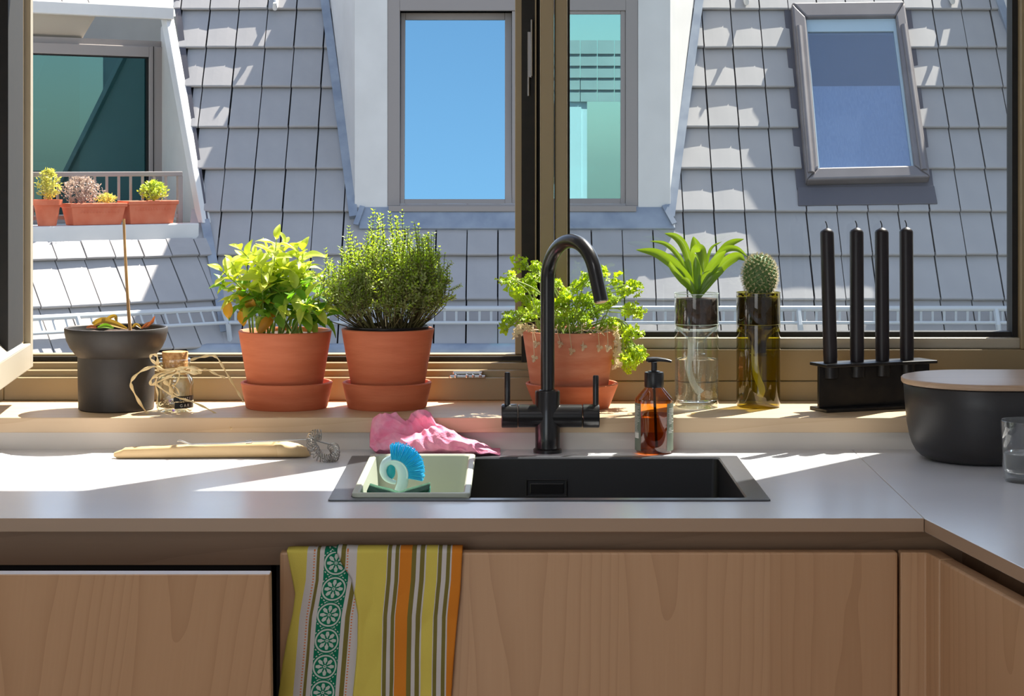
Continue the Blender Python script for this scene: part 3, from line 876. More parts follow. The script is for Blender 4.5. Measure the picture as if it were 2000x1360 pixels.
ZDT = 0.8658
cab = thing('sink_cabinet', 'maple base cabinet under the sink with the tea towel over its door', 'cabinet', (0.1, 3.0, 0))
XD0, XD1 = X(547, 2.722), X(1753.5, 2.718)
MB().box((XD0, 2.7175, 0.12), (XD1, 2.739, ZDT)).build('door', M_maple, cab, bevel=0.003)
MB().box((XD0 - 0.012, 2.79, 0.12), (XSL - 0.02, 3.3, 0.838)).box((XSR + 0.02, 2.79, 0.12), (XD1 + 0.03, 3.3, 0.838)).box((XSL - 0.02, 2.79, 0.12), (XSR + 0.02, 3.3, 0.60)).build('carcass', M_void, cab)
struct(MB().box((-2.45, 2.766, Z(1100, 2.78)), (XC + 0.085, 2.786, CT - CTH - 0.001)).build('trim_3', M_rail))
struct(MB().box((-2.45, 2.80, 0.0), (XC + 0.02, 2.82, 0.10)).build('trim_4', M_rail))
# dishwasher front standing ajar
dw = thing('dishwasher', 'maple dishwasher front standing ajar left of the tea towel', 'dishwasher', (-0.6, 3.0, 0))
tz, bz = ZDT - 0.0005, 0.12
yb_, yt_ = 2.716, 2.578
x1 = -0.2905
vs = lambda y0, y1: [(-0.885, y0[0], bz), (x1 - 0.006, y0[0], bz), (x1, y0[1], tz), (-0.885, y0[1], tz)]
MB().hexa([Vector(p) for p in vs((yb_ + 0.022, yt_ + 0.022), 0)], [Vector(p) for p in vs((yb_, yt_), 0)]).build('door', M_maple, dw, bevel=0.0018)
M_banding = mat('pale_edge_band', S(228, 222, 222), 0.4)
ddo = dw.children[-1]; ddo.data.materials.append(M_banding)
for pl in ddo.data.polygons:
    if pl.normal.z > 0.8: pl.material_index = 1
MB().box((-0.885, 2.79, 0.12), (-0.3125, 3.3, 0.838)).build('body', M_void, dw)
MB().box((-0.88, 2.7425, 0.12), (-0.32, 2.788, 0.13)).build('hinge_rail', M_void, dw)
lc = thing('base_cabinet', 'maple base cabinet at the far left beyond the ajar dishwasher', 'cabinet', (-1.6, 3.0, 0))
MB().box((-2.44, 2.7175, 0.12), (-0.892, 2.739, ZDT)).build('door', M_maple, lc, bevel=0.003)
MB().box((-2.44, 2.79, 0.12), (-0.9, 3.3, 0.838)).build('carcass', M_void, lc)
# corner filler and the right run
cf = thing('corner_filler', 'narrow folded maple corner strip between the two cabinet doors', 'filler panel', (0.51, 2.72, 0))
XF0 = X(1758.5, 2.718)
c0 = Vector((XC + 0.004, 2.7175, 0))
c1 = c0 + WDIR * 0.047
out = Vector((WDIR.y, -WDIR.x, 0)) * -1
if out.x < 0: out = -out
MB().prism([(XF0, 2.7175), (c0.x, c0.y), (c1.x, c1.y), (c1.x + out.x * 0.021, c1.y + out.y * 0.021), (c0.x + 0.021, 2.739), (XF0, 2.739)], 0.12, ZDT).build('panel', M_maple, cf, bevel=0.0022)
rc = thing('base_cabinet', 'maple base cabinet of the right run below the bread bin', 'cabinet', (0.8, 2.3, 0))
d0 = c1 + WDIR * 0.003; d1 = d0 + WDIR * 0.62
MB().prism([(d0.x, d0.y), (d1.x, d1.y), (d1.x + out.x * 0.021, d1.y + out.y * 0.021), (d0.x + out.x * 0.021, d0.y + out.y * 0.021)], 0.12, ZDT).build('door', M_maple, rc, bevel=0.003)
e0, e1 = d1 + WDIR * 0.004, d1 + WDIR * 0.6
MB().prism([(e0.x, e0.y), (e1.x, e1.y), (e1.x + out.x * 0.021, e1.y + out.y * 0.021), (e0.x + out.x * 0.021, e0.y + out.y * 0.021)], 0.12, ZDT).build('door', M_maple, rc, bevel=0.003)
r0 = c0 + out * 0.062 - WDIR * 0.045; r1 = e1 + out * 0.062
MB().prism([(r0.x, r0.y), (r1.x, r1.y), (r1.x + out.x * 0.02, r1.y + out.y * 0.02), (r0.x + out.x * 0.02, r0.y + out.y * 0.02)], Z(1100, 2.78), CT - CTH - 0.001).build('grip_rail', M_rail, rc)
r0 = c0 + out * 0.08; r1 = e1 + out * 0.08
MB().prism([(r0.x, r0.y), (r1.x, r1.y), (1.2, r1.y), (1.2, 3.2), (r0.x, 3.2)], 0.12, 0.838).build('carcass', M_void, rc)

# added ceiling fitting out of view, glowing to go with the fill light
M_fillglow = mat('fill_lamp_diffuser', S(250, 240, 225), 0.5)
M_fillglow.node_tree.nodes['Principled BSDF'].inputs['Emission Color'].default_value = S(255, 232, 200)
M_fillglow.node_tree.nodes['Principled BSDF'].inputs['Emission Strength'].default_value = 1.5
cl = thing('ceiling_fill_lamp', 'flat round fill lamp added out of view on the kitchen ceiling', 'lamp', (-0.4, 1.2, 2.66))
MB().lathe([(0, 2.719), (0.22, 2.719), (0.22, 2.68), (0.21, 2.672)], (-0.4, 1.2, 0)).build('rim', M_chrome, cl, smooth=40)
MB().lathe([(0, 2.668), (0.12, 2.668), (0.208, 2.676), (0.208, 2.70), (0, 2.70)], (-0.4, 1.2, 0)).build('diffuser', M_fillglow, cl, smooth=40)
# ------------------------------------------------------------------ object materials
M_terra = mat('terracotta', S(196, 103, 66), 0.7, c2=S(212, 122, 84), scale=9, bump=0.22, bscale=60, stretch=(1, 1, 7))
M_terra2 = mat('terracotta_faded', S(196, 112, 80), 0.8, c2=S(214, 146, 116), scale=12, bump=0.22, bscale=60, stretch=(1, 1, 5))
M_blackclay = mat('black_clay', S(44, 40, 37), 0.55, c2=S(54, 49, 45), scale=30, bump=0.1, bscale=200)
M_soil = mat('potting_soil', S(38, 28, 24), 0.95, c2=S(72, 54, 44), scale=120, bump=0.6, bscale=250)
M_black = mat('black_metal', S(24, 23, 25), 0.30, metal=0.2, bump=0.03, bscale=400, coat=0.3)
M_blackplastic = mat('black_plastic', S(24, 24, 27), 0.35)
M_iron = mat('waxed_steel', S(34, 34, 36), 0.40, metal=0.5, c2=S(48, 46, 44), scale=40)
M_candle = mat('black_wax', S(30, 24, 27), 0.38, spec=0.4)
M_wick = mat('candle_wick', S(26, 24, 22), 0.9)
M_sinkm = mat('black_composite', S(70, 72, 78), 0.28, c2=S(76, 78, 84), scale=200, bump=0.05, bscale=500)
M_basin = mat('black_basin', S(26, 24, 26), 0.42, bump=0.05, bscale=400)
M_tub = mat('pale_grey_plastic', S(184, 190, 174), 0.40)
M_bin = mat('matt_black_melamine', S(42, 40, 40), 0.42, bump=0.08, bscale=300)
M_lid = wood_mat('beech_lid', S(196, 166, 138), S(186, 154, 124), S(160, 126, 96), axis='X', board=0.5, rough=0.4)
M_spoon = wood_mat('spoon_wood', S(214, 186, 142), S(204, 172, 124), S(176, 138, 92), axis='X', board=0.2, rough=0.5)
M_stick = mat('wooden_stick', S(200, 160, 106), 0.7, c2=S(176, 134, 84), scale=60)
M_cork = mat('cork', S(206, 160, 104), 0.85, c2=S(170, 118, 66), scale=160, bump=0.4, bscale=300)
M_raffia = mat('raffia', S(222, 190, 130), 0.6, c2=S(238, 214, 164), scale=50)
M_steel = mat('steel_wire', S(172, 170, 166), 0.28, metal=0.9)
M_pink = mat('pink_microfibre', S(250, 146, 182), 0.95, c2=S(252, 172, 198), scale=60, bump=0.5, bscale=420, spec=0.1)
M_cyan = mat('cyan_bristle', S(40, 186, 230), 0.5)
M_brushwhite = mat('pale_cyan_plastic', S(206, 236, 238), 0.32)
M_teal = mat('teal_rubber', S(30, 168, 180), 0.5)
M_sponge = mat('teal_sponge', S(26, 140, 116), 0.95, c2=S(20, 120, 100), scale=90, bump=0.6, bscale=200)
M_scour = mat('dark_green_scourer', S(18, 66, 48), 0.95, c2=S(40, 92, 66), scale=150, bump=0.8, bscale=300)
M_clear = thin_glass('clear_glass', (0.95, 0.97, 0.95, 1), refl=1.8, floor=0.01, edge=(0.50, 0.62, 0.54, 1))
M_tumbler = thin_glass('tumbler_glass', (0.96, 0.97, 0.97, 1), refl=1.8, floor=0.01, edge=(0.70, 0.72, 0.74, 1))
M_olive = thin_glass('olive_glass', (0.58, 0.53, 0.10, 1), refl=1.3, floor=0.02, edge=(0.22, 0.16, 0.02, 1))
M_amber = thin_glass('amber_glass', (0.84, 0.50, 0.16, 1), refl=1.3, floor=0.02, edge=(0.30, 0.10, 0.02, 1))
M_olive.name = 'olive_green_glass'
def liquid(name, c, ior=1.33):
    m, n, l, p = new_mat(name)
    p.inputs['Base Color'].default_value = c
    p.inputs['Roughness'].default_value = 0.0
    p.inputs['Transmission Weight'].default_value = 1.0
    p.inputs['IOR'].default_value = ior
    return m
M_water = liquid('water', (0.96, 0.98, 0.97, 1))
M_soap = thin_glass('amber_soap', (0.86, 0.66, 0.34, 1), refl=0.3, edge=(0.42, 0.20, 0.06, 1))
M_label = mat('bottle_label', S(112, 122, 108), 0.5)
M_darklabel = mat('jar_label', S(22, 21, 20), 0.5)
M_print = mat('label_print', S(222, 222, 214), 0.6)
M_wickcloth = mat('cotton_wick', S(226, 224, 212), 0.9)
M_lilac = mat('lilac_petal', S(138, 104, 196), 0.8)
M_dry = mat('dried_flower', S(120, 98, 70), 0.9, c2=S(160, 132, 96), scale=90)

def ring_rr(cx, cy, z, hx, hy, r, n=6):
    pts = []
    r = min(r, hx - 1e-4, hy - 1e-4)
    for qx, qy, a0 in ((1, 1, 0), (-1, 1, 90), (-1, -1, 180), (1, -1, 270)):
        for i in range(n + 1):
            a = R(a0 + 90 * i / n)
            pts.append(Vector((cx + qx * (hx - r) + r * math.cos(a), cy + qy * (hy - r) + r * math.sin(a), z)))
    return pts

# ------------------------------------------------------------------ sink
sink = thing('sink', 'black composite sink let into the pale worktop', 'sink', ((XSL + XSR) / 2, 3.06, CT))
IX0, IX1, IY0, IY1 = XSL + 0.031, XSR - 0.031, DKF + 0.017, DKB - 0.022
cx, cy = (XSL + XSR) / 2, (DKF + DKB) / 2
ix, iy, hx_, hy_ = (IX0 + IX1) / 2, (IY0 + IY1) / 2, (IX1 - IX0) / 2, (IY1 - IY0) / 2
HX, HY = (XSR - XSL) / 2, (DKB - DKF) / 2
MB().loft([ring_rr(cx, cy, CT + 0.0003, HX, HY, 0.004), ring_rr(cx, cy, CT + 0.0022, HX - 0.0005, HY - 0.0005, 0.004), ring_rr(ix, iy, CT + 0.0026, hx_ + 0.002, hy_ + 0.002, 0.010), ring_rr(ix, iy, CT + 0.0005, hx_, hy_, 0.009), ring_rr(ix, iy, CT - 0.006, hx_, hy_, 0.009)], caps=False).build('rim', M_sinkm, sink, smooth=30, fix=True)
ZB = CT - 0.19
mb = MB().loft([ring_rr(ix, iy, CT - 0.0005, hx_ - 0.0002, hy_ - 0.0002, 0.009), ring_rr(ix, iy, ZB + 0.012, hx_ - 0.003, hy_ - 0.003, 0.012), ring_rr(ix, iy, ZB + 0.003, hx_ - 0.007, hy_ - 0.007, 0.014), ring_rr(ix, iy, ZB, hx_ - 0.014, hy_ - 0.014, 0.014)], caps=False)
k = len(mb.v); n_ = len(ring_rr(0, 0, 0, 1, 1, 0.1)); mb.f.append(list(range(k - n_, k)))
mb.build('basin', M_basin, sink, smooth=30)
oy = IY1 - 0.0035
ou = lambda u: (u - 1000) * oy / F
oz = lambda v: ZC - (v - HV) * oy / F
ov = MB()
for (u0, u1, v0, v1) in ((1027, 1108, 936, 938.5), (1027, 1108, 968.5, 971), (1027, 1030, 938.5, 968.5), (1105, 1108, 938.5, 968.5)):
    ov.box((ou(u0), oy - 0.003, oz(v1)), (ou(u1), oy + 0.001, oz(v0)))
ovo = ov.build('overflow_frame', M_black, sink, bevel=0.0006)
MB().box((ou(1035), oy - 0.002, oz(964)), (ou(1101), oy + 0.001, oz(944))).build('overflow_cover', M_black, ovo, bevel=0.0012)
MB().lathe([(0, ZB + 0.002), (0.03, ZB + 0.002), (0.043, ZB + 0.003), (0.045, ZB)], (0.06, 3.07, 0), 32).build('drain', M_steel, sink, smooth=40)

# pale plastic tub hung in the sink
TX0, TX1, TY0, TY1 = -0.2135, -0.0555, 2.8615, 3.2485
tx, ty, thx, thy = (TX0 + TX1) / 2, (TY0 + TY1) / 2, (TX1 - TX0) / 2, (TY1 - TY0) / 2
ZT_ = CT + 0.0082
tub = MB().loft([ring_rr(tx, ty, CT - 0.128, thx - 0.018, thy - 0.020, 0.012), ring_rr(tx, ty, CT - 0.004, thx - 0.0062, thy - 0.0062, 0.010),
                 ring_rr(tx, ty, CT + 0.0030, thx, thy, 0.009), ring_rr(tx, ty, ZT_ - 0.001, thx, thy, 0.009), ring_rr(tx, ty, ZT_, thx - 0.001, thy - 0.001, 0.008),
                 ring_rr(tx, ty, ZT_, thx - 0.0075, thy - 0.0075, 0.008), ring_rr(tx, ty, ZT_ - 0.002, thx - 0.0095, thy - 0.0095, 0.010), ring_rr(tx, ty, CT - 0.122, thx - 0.021, thy - 0.023, 0.012)])
tag(tub.build('dish_tub', M_tub, smooth=30), 'pale grey plastic tub hung in the left side of the black sink', 'tub')

# ------------------------------------------------------------------ faucet
DFc = 3.324
fx = lambda u, D=DFc: (u - 1000) * D / F
fz = lambda v, D=DFc: ZC - (v - HV) * D / F
fc = thing('faucet', 'matt black mixer tap with a tall curved spout behind the sink', 'faucet', (fx(1069.5), DFc, CT))
fcx = fx(1069.5)
MB().lathe([(0, CT), (0.0222, CT), (0.0222, CT + 0.005), (0.0195, CT + 0.007), (0, CT + 0.007)], (fcx, DFc, 0)).build('base_ring', M_black, fc, smooth=40)
MB().lathe([(0, CT + 0.007), (0.0192, CT + 0.007), (0.0192, fz(765)), (0.0182, fz(763)), (0.013, fz(763)), (0.0, fz(763))], (fcx, DFc, 0)).build('body', M_black, fc, smooth=40)
zb_ = fz(812.5)
def xcyl(name, u0, u1, r, par, bev=0.0012):
    M = Matrix.Translation(Vector((0, DFc, zb_))) @ Matrix.Rotation(R(90), 4, 'Y')
    x0, x1 = fx(u0), fx(u1)
    b_ = min(bev, r / 4)
    return MB().lathe([(0, x0), (r - b_, x0), (r, x0 + b_), (r, x1 - b_), (r - b_, x1), (0, x1)], (0, 0, 0), 40, M).build(name, M_black, par, smooth=40)
xcyl('barrel', 1012, 1137, 0.0178, fc)
v1 = xcyl('valve_handle', 979.5, 1011.2, 0.0183, fc)
v2 = xcyl('valve_handle', 1138, 1170.5, 0.0183, fc)
for u, vt, par in ((991, 727, v1), (1163.5, 733, v2)):
    r_ = 0.0046
    zt = fz(vt)
    MB().lathe([(0, zb_ + 0.012), (r_, zb_ + 0.012), (r_, zt - 0.002), (r_ - 0.001, zt), (0, zt)], (fx(u), DFc - 0.002, 0), 24).build('lever', M_black, par, smooth=40)
PHI = R(55)
sdir = Vector((math.cos(PHI), -math.sin(PHI), 0))
RA = 0.062
zarc = fz(471, 3.27) - RA
p0 = Vector((fcx, DFc, fz(764)))
path = [p0, Vector((fcx, DFc, zarc - 0.02))]
for i in range(0, 25):
    th_ = PI - (PI - 0.28) * i / 24
    path.append(Vector((fcx, DFc, zarc)) + sdir * (RA + RA * math.cos(th_)) + Vector((0, 0, RA * math.sin(th_))))
tl = (path[-1] - path[-2]).normalized()
path += [path[-1] + tl * 0.015, path[-1] + tl * 0.046]
mb = MB().tube(path, 0.0108, 24)
mb.build('spout', M_black, fc, smooth=40)
MB().tube([path[-1] - tl * 0.004, path[-1] + tl * 0.0012], 0.0085, 20).build('aerator', M_steel, fc, smooth=40)
MB().lathe([(0.0112, fz(764)), (0.0126, fz(764)), (0.0126, fz(762)), (0.0112, fz(761))], (fcx, DFc, 0)).build('collar', M_black, fc, smooth=40)

# ------------------------------------------------------------------ amber soap bottle
SX, SD = (1277.5 - 1000) * 3.321 / F, 3.321
sz = lambda v: ZC - (v - HV) * SD / F
soap = thing('soap_bottle', 'amber pump bottle of soap beside the black tap', 'bottle', (SX, SD, CT))
rb = 0.0294
MB().lathe([(0, CT + 0.0015), (0.022, CT), (rb - 0.002, CT + 0.001), (rb, CT + 0.006), (rb, sz(779)), (rb - 0.0015, sz(776)), (0.0145, sz(757)), (0.0138, sz(752)), (0.0138, sz(745))], (SX, SD, 0)).build('bottle_body', M_amber, soap, smooth=30)
MB().lathe([(0, CT + 0.003), (rb - 0.003, CT + 0.003), (rb - 0.0012, CT + 0.007), (rb - 0.0012, sz(809)), (0, sz(809))], (SX, SD, 0)).build('soap_liquid', M_soap, soap, smooth=30)
pump = MB().lathe([(0, sz(756)), (0.0146, sz(756)), (0.0150, sz(754)), (0.0150, sz(729)), (0.0142, sz(727)), (0.010, sz(727)), (0.009, sz(725)), (0.0046, sz(724)), (0.0046, sz(708)), (0, sz(708))], (SX, SD, 0), 36).build('pump_collar', M_blackplastic, soap, smooth=35)
mb = MB()
hp = [Vector((SX - 0.0128, SD, sz(705))), Vector((SX - 0.008, SD, sz(703.5))), Vector((SX, SD, sz(702.6))), Vector((SX + 0.010, SD - 0.002, sz(702.6))), Vector((SX + 0.020, SD - 0.004, sz(704))), Vector((SX + 0.0268, SD - 0.005, sz(706)))]
mb.tube(bez(hp, 4), [0.002, 0.004, 0.0055, 0.0062, 0.0066, 0.0066, 0.0066, 0.0066, 0.0064, 0.0062, 0.006, 0.0057, 0.0054, 0.005, 0.0048, 0.0045, 0.0043, 0.004, 0.0038, 0.0036, 0.003], 16, flat=0.62, up=(0, 0, 1)).build('pump_head', M_blackplastic, soap, smooth=50)
MB().tube([(SX, SD, sz(756)), (SX + 0.004, SD + 0.003, CT + 0.008)], 0.0022, 10).build('dip_tube', M_blackplastic, soap)
def arc_sheet(c, r, a0, a1, z0, z1, n=14):
    """part of a cylinder; angle 0 faces the camera, positive to the right"""
    mb = MB(); vs, fs = [], []
    for i in range(n + 1):
        a = R(a0 + (a1 - a0) * i / n)
        for z in (z0, z1): vs.append((c[0] + r * math.sin(a), c[1] - r * math.cos(a), z))
    for i in range(n): fs.append((2 * i, 2 * i + 2, 2 * i + 3, 2 * i + 1))
    return mb.add(vs, fs)
lb = arc_sheet((SX, SD), rb + 0.0003, 38, 105, sz(878), sz(786)).build('label_sheet', M_label, soap, smooth=60, fix=False)
lb2 = arc_sheet((SX, SD), rb + 0.0003, -105, -47, sz(878), sz(786)).build('label_sheet', M_label, soap, smooth=60, fix=False)
mb = MB(); rq = random.Random(5)
for i in range(17):
    zz = sz(796 + i * 2.9)
    if i in (11, 12): continue
    q_ = arc_sheet((SX, SD), rb + 0.0005, 44 + rq.uniform(0, 3), 62 + rq.uniform(-6, 22), zz - 0.00045, zz + 0.00045, 6); mb.add(q_.v, q_.f)
mb.build('print_lines', M_print, lb, fix=False)
mb = MB()
for i in range(20):
    zz = sz(792 + i * 2.9)
    q_ = arc_sheet((SX, SD), rb + 0.0005, -92, -54 + rq.uniform(-12, 3), zz - 0.0003, zz + 0.0003, 6); mb.add(q_.v, q_.f)
q_ = arc_sheet((SX, SD), rb + 0.0005, -82, -56, sz(854), sz(843), 6); mb.add(q_.v, q_.f)
mb.build('print_lines', M_print, lb2, fix=False)

# ------------------------------------------------------------------ pots and saucers on the sill
def saucer_at(u, D, r_top, r_bot, vrim, label):
    x = (u - 1000) * D / F; zr = ZC - (vrim - HV) * D / F
    mb = MB().lathe([(0, ZS_ + 0.0002), (r_bot - 0.002, ZS_), (r_bot, ZS_ + 0.002), (r_top - 0.0005, zr - 0.004), (r_top, zr - 0.0015), (r_top - 0.0015, zr), (r_top - 0.0045, zr), (r_top - 0.006, zr - 0.002), (r_bot - 0.004, ZS_ + 0.007), (0, ZS_ + 0.0065)], (x, D, 0), 64)
    return tag(mb.build('saucer', M_terra, smooth=40), label, 'saucer', 'terracotta saucers under the herb pots')
def pot_at(name, u, D, r_top, r_bot, vrim, label, m=M_terra, soil_drop=0.008, rim=0.0):
    x = (u - 1000) * D / F; zr = ZC - (vrim - HV) * D / F
    z0 = ZS_ + 0.0068
    t = thing(name, label, 'potted plant', (x, D, z0))
    MB().lathe([(0, z0), (r_bot - 0.002, z0), (r_bot, z0 + 0.002), (r_top - 0.0004, zr - 0.003), (r_top, zr - 0.0012), (r_top - 0.0012, zr), (r_top - 0.0045, zr), (r_top - 0.006, zr - 0.002), (r_top - 0.009, zr - 0.012), (0, zr - 0.0125)], (x, D, 0), 64).build('pot', m, t, smooth=40)
    soil_disc(x, D, r_top - 0.0085, zr - soil_drop, t)
    return t, Vector((x, D, zr - soil_drop))
def soil_disc(x, D, r, z, root, amp=0.003, seed=1):
    mb = MB(); vs = [(x, D, z)]; fs = []
    nr, ns = 10, 36
    for i in range(1, nr + 1):
        for k in range(ns):
            a = 2 * PI * k / ns; rr = r * i / nr
            p = Vector((x + rr * math.cos(a), D + rr * math.sin(a), z))
            p.z += amp * noise.noise(p * 90 + Vector((seed, 0, 0))) * 1.6
            vs.append(p)
    for k in range(ns): fs.append((0, 1 + k, 1 + (k + 1) % ns))
    for i in range(nr - 1):
        for k in range(ns):
            a = 1 + i * ns + k; b = 1 + i * ns + (k + 1) % ns
            fs.append((a, a + ns, b + ns, b))
    return mb.add(vs, fs).build('soil', M_soil, root, smooth=60, fix=False)
DP = 3.484
saucer_at(560, DP, 0.0742, 0.0660, 745, 'terracotta saucer under the sage pot beside the corked jar')
saucer_at(756, DP, 0.0722, 0.0640, 745, 'terracotta saucer under the thyme pot behind the pink cloth')
saucer_at(1117, 3.486, 0.0750, 0.0610, 747, 'terracotta saucer under the parsley pot behind the tap')
sage, sage_c = pot_at('potted_sage', 557, DP, 0.0755, 0.0560, 645, 'sage with pale yellow green leaves in a terracotta pot')
thyme, thyme_c = pot_at('potted_thyme', 757.5, DP, 0.0752, 0.0548, 641, 'bushy thyme with tiny leaves in a terracotta pot', soil_drop=0.003)
pars, pars_c = pot_at('potted_parsley', 1112, 3.486, 0.0762, 0.0590, 645, 'curly parsley in a faded terracotta pot behind the black tap', m=M_terra2, soil_drop=0.004)

# tall black clay pot with a stick
DB = 3.458
bx = lambda u: (u - 1000) * DB / F
bz_ = lambda v: ZC - (v - HV) * DB / F
bp = thing('potted_plant', 'withered plant and thin stick in a wide rimmed black clay pot', 'potted plant', (bx(227), DB, ZS_))
bc = (bx(227), DB, 0)
MB().lathe([(0, ZS_), (0.0575, ZS_), (0.0600, ZS_ + 0.002), (0.0612, bz_(720)), (0.0612, bz_(696)), (0.0625, bz_(695)), (0.066, bz_(690)), (0.0735, bz_(678)), (0.0790, bz_(664)), (0.0818, bz_(650)), (0.0824, bz_(642)), (0.0815, bz_(639.5)), (0.0795, bz_(639)), (0.0780, bz_(641)), (0.0765, bz_(655)), (0.070, bz_(668)), (0.0, bz_(669))], bc, 72).build('pot', M_blackclay, bp, smooth=30)
soil_disc(bx(227), DB, 0.072, bz_(652), bp, 0.004)
ps = [Vector((bx(255), DB, bz_(656))), Vector((bx(249), DB + 0.004, bz_(590))), Vector((bx(243), DB + 0.008, bz_(500))), Vector((bx(239.5), DB + 0.010, bz_(428)))]
MB().tube(bez(ps, 5), [0.0027] * 5 + [0.0024] * 5 + [0.0022] * 5 + [0.0021], 8).build('stick', M_stick, bp, smooth=50)

# ------------------------------------------------------------------ corked jar
JX, JD = (342 - 1000) * 3.437 / F, 3.437
jz = lambda v: ZC - (v - HV) * JD / F
jar = thing('glass_jar', 'small clear glass jar with a cork stopper and raffia bow', 'jar', (JX, JD, ZS_))
rj = 0.0292
jb = MB().lathe([(0, ZS_ + 0.004), (0.018, ZS_ + 0.003), (0.024, ZS_ + 0.0005), (rj - 0.002, ZS_), (rj, ZS_ + 0.004), (rj, jz(746)), (rj - 0.0015, jz(739)), (rj - 0.006, jz(732)), (0.0232, jz(726)), (0.0228, jz(714)), (0.0232, jz(708)), (0.0255, jz(705.5)), (0.0258, jz(702)), (0.0240, jz(700.5)), (0.0208, jz(701))], (JX, JD, 0)).build('jar_body', M_clear, jar, smooth=40)
MB().lathe([(0, ZS_ + 0.007), (rj - 0.0025, ZS_ + 0.007), (rj - 0.0022, ZS_ + 0.009), (rj - 0.0022, jz(748)), (rj - 0.006, jz(738)), (0.021, jz(731)), (0.0205, jz(716))], (JX, JD, 0)).build('inner_wall', M_clear, jb, smooth=40)
MB().lathe([(0, jz(718)), (0.0196, jz(718)), (0.0208, jz(688)), (0.0203, jz(687)), (0, jz(687))], (JX, JD, 0), 40).build('cork', M_cork, jar, smooth=35)
# black label strips with the letters that can be read
def text_mesh(txt, size):
    cu = bpy.data.curves.new('letters', 'FONT'); cu.body = txt; cu.size = size; cu.resolution_u = 2
    ob = bpy.data.objects.new('letters', cu); COL.objects.link(ob)
    C.view_layer.update()
    me = bpy.data.meshes.new_from_object(ob.evaluated_get(C.evaluated_depsgraph_get()))
    vs = [v.co.copy() for v in me.vertices]; fs = [list(p.vertices) for p in me.polygons]
    bpy.data.objects.remove(ob); bpy.data.meshes.remove(me); bpy.data.curves.remove(cu)
    return vs, fs
def wrap_text(txt, size, c, r, a_start, z):
    vs, fs = text_mesh(txt, size)
    out_ = []
    for p in vs:
        a = R(a_start) + p.x / r
        out_.append((c[0] + r * math.sin(a), c[1] - r * math.cos(a), z + p.y))
    return MB().add(out_, fs)
for (a0, v0, v1, txt, ta, sz_) in ((4, 771, 781, 'U N T E', 22, 0.0062), (7, 783, 795, 'G A R', 23, 0.0068)):
    L_ = arc_sheet((JX, JD), rj + 0.0002, a0, 86, jz(v1), jz(v0)).build('label_strip', M_darklabel, jar, smooth=60, fix=False)
    wrap_text(txt, sz_, (JX, JD), rj + 0.0005, ta, jz(v1) + (0.0018 if v1 < 790 else 0.0024)).build('label_letters', M_print, L_, fix=False)
# dried lavender at the bottom
mb = MB(); rq = random.Random(9)
for i in range(150):
    a = rq.uniform(0, 2 * PI); rr = (rj - 0.006) * math.sqrt(rq.random()); z = ZS_ + 0.0085 + rq.uniform(0, 0.006)
    p = Vector((JX + rr * math.cos(a), JD + rr * math.sin(a), z)); d = Vector((rq.uniform(-1, 1), rq.uniform(-1, 1), rq.uniform(-0.4, 0.4))).normalized() * 0.0022
    mb.tube([p - d, p + d], [0.0006, 0.0013], 5)
mb.build('dried_flowers', M_dry, jar, kind='stuff', fix=False)
for (u, v) in ((332, 783), (339, 802)):
    p = Vector(((u - 1000) * (JD - 0.02) / F, JD - 0.022, ZC - (v - HV) * (JD - 0.02) / F))
    MB().lathe([(0, -0.002), (0.0018, -0.001), (0.0022, 0), (0.0015, 0.0014), (0, 0.002)], p, 8).build('lavender_bud', M_lilac, jar, smooth=60)
# raffia: loops round the neck, a bow and long loose ends
raf = thing('raffia_bow', 'raffia bow with long loose ends tied round the corked jar', 'raffia', (JX, JD - 0.024, jz(726)))
mb = MB()
for i in range(4):
    z = jz(727 - i * 3.2)
    mb.tube([(JX + 0.0245 * math.cos(a), JD + 0.0245 * math.sin(a), z + 0.0012 * math.sin(2 * a + i)) for a in [2 * PI * k / 28 for k in range(29)]], 0.0017, 6, flat=0.6)
mb.build('neck_wrap', M_raffia, raf, smooth=60)
def raffia(pts, w=0.0021):
    """pts: (u, v, depth offset towards the room)"""
    ps = [at(u, v, JD - d) for u, v, d in pts]
    path = bez(ps, 6)
    MB().tube(path, [w * (0.75 + 0.35 * math.sin(i * 0.9)) for i in range(len(path))], 6, flat=0.35, up=(0, -1, 0.2)).build('strand', M_raffia, raf, smooth=60)
raffia([(345, 722, 0.026), (318, 722, 0.034), (302, 716, 0.034), (276, 725, 0.036), (258, 742, 0.038), (257, 756, 0.040), (270, 782, 0.040), (286, 806, 0.041), (299, 821, 0.042)], 0.0026)
raffia([(316, 720, 0.026), (306, 712, 0.030), (294, 701, 0.030), (297, 693, 0.030), (306, 695, 0.030), (308, 708, 0.030), (308, 726, 0.028)], 0.0022)
raffia([(340, 724, 0.028), (312, 730, 0.034), (296, 741, 0.036), (295, 752, 0.036), (306, 748, 0.036), (330, 736, 0.034), (348, 727, 0.030)], 0.0024)
raffia([(342, 724, 0.028), (326, 730, 0.036), (308, 738, 0.038), (304, 752, 0.040), (308, 770, 0.040), (306, 790, 0.040)], 0.0015)
raffia([(304, 750, 0.038), (322, 764, 0.040), (345, 776, 0.038), (372, 784, 0.034), (400, 796, 0.034), (424, 810, 0.036), (440, 824, 0.044), (452, 838, 0.112)], 0.0017)
raffia([(320, 744, 0.036), (332, 756, 0.038), (336, 772, 0.038), (337, 778, 0.038)], 0.0034)
raffia([(333, 742, 0.036), (332, 756, 0.040), (340, 768, 0.040), (350, 772, 0.039), (346, 760, 0.040), (336, 752, 0.040)], 0.0013)
raffia([(345, 722, 0.028), (366, 718, 0.028), (386, 724, 0.026), (390, 729, 0.026), (374, 728, 0.028), (352, 724, 0.030)], 0.0030)
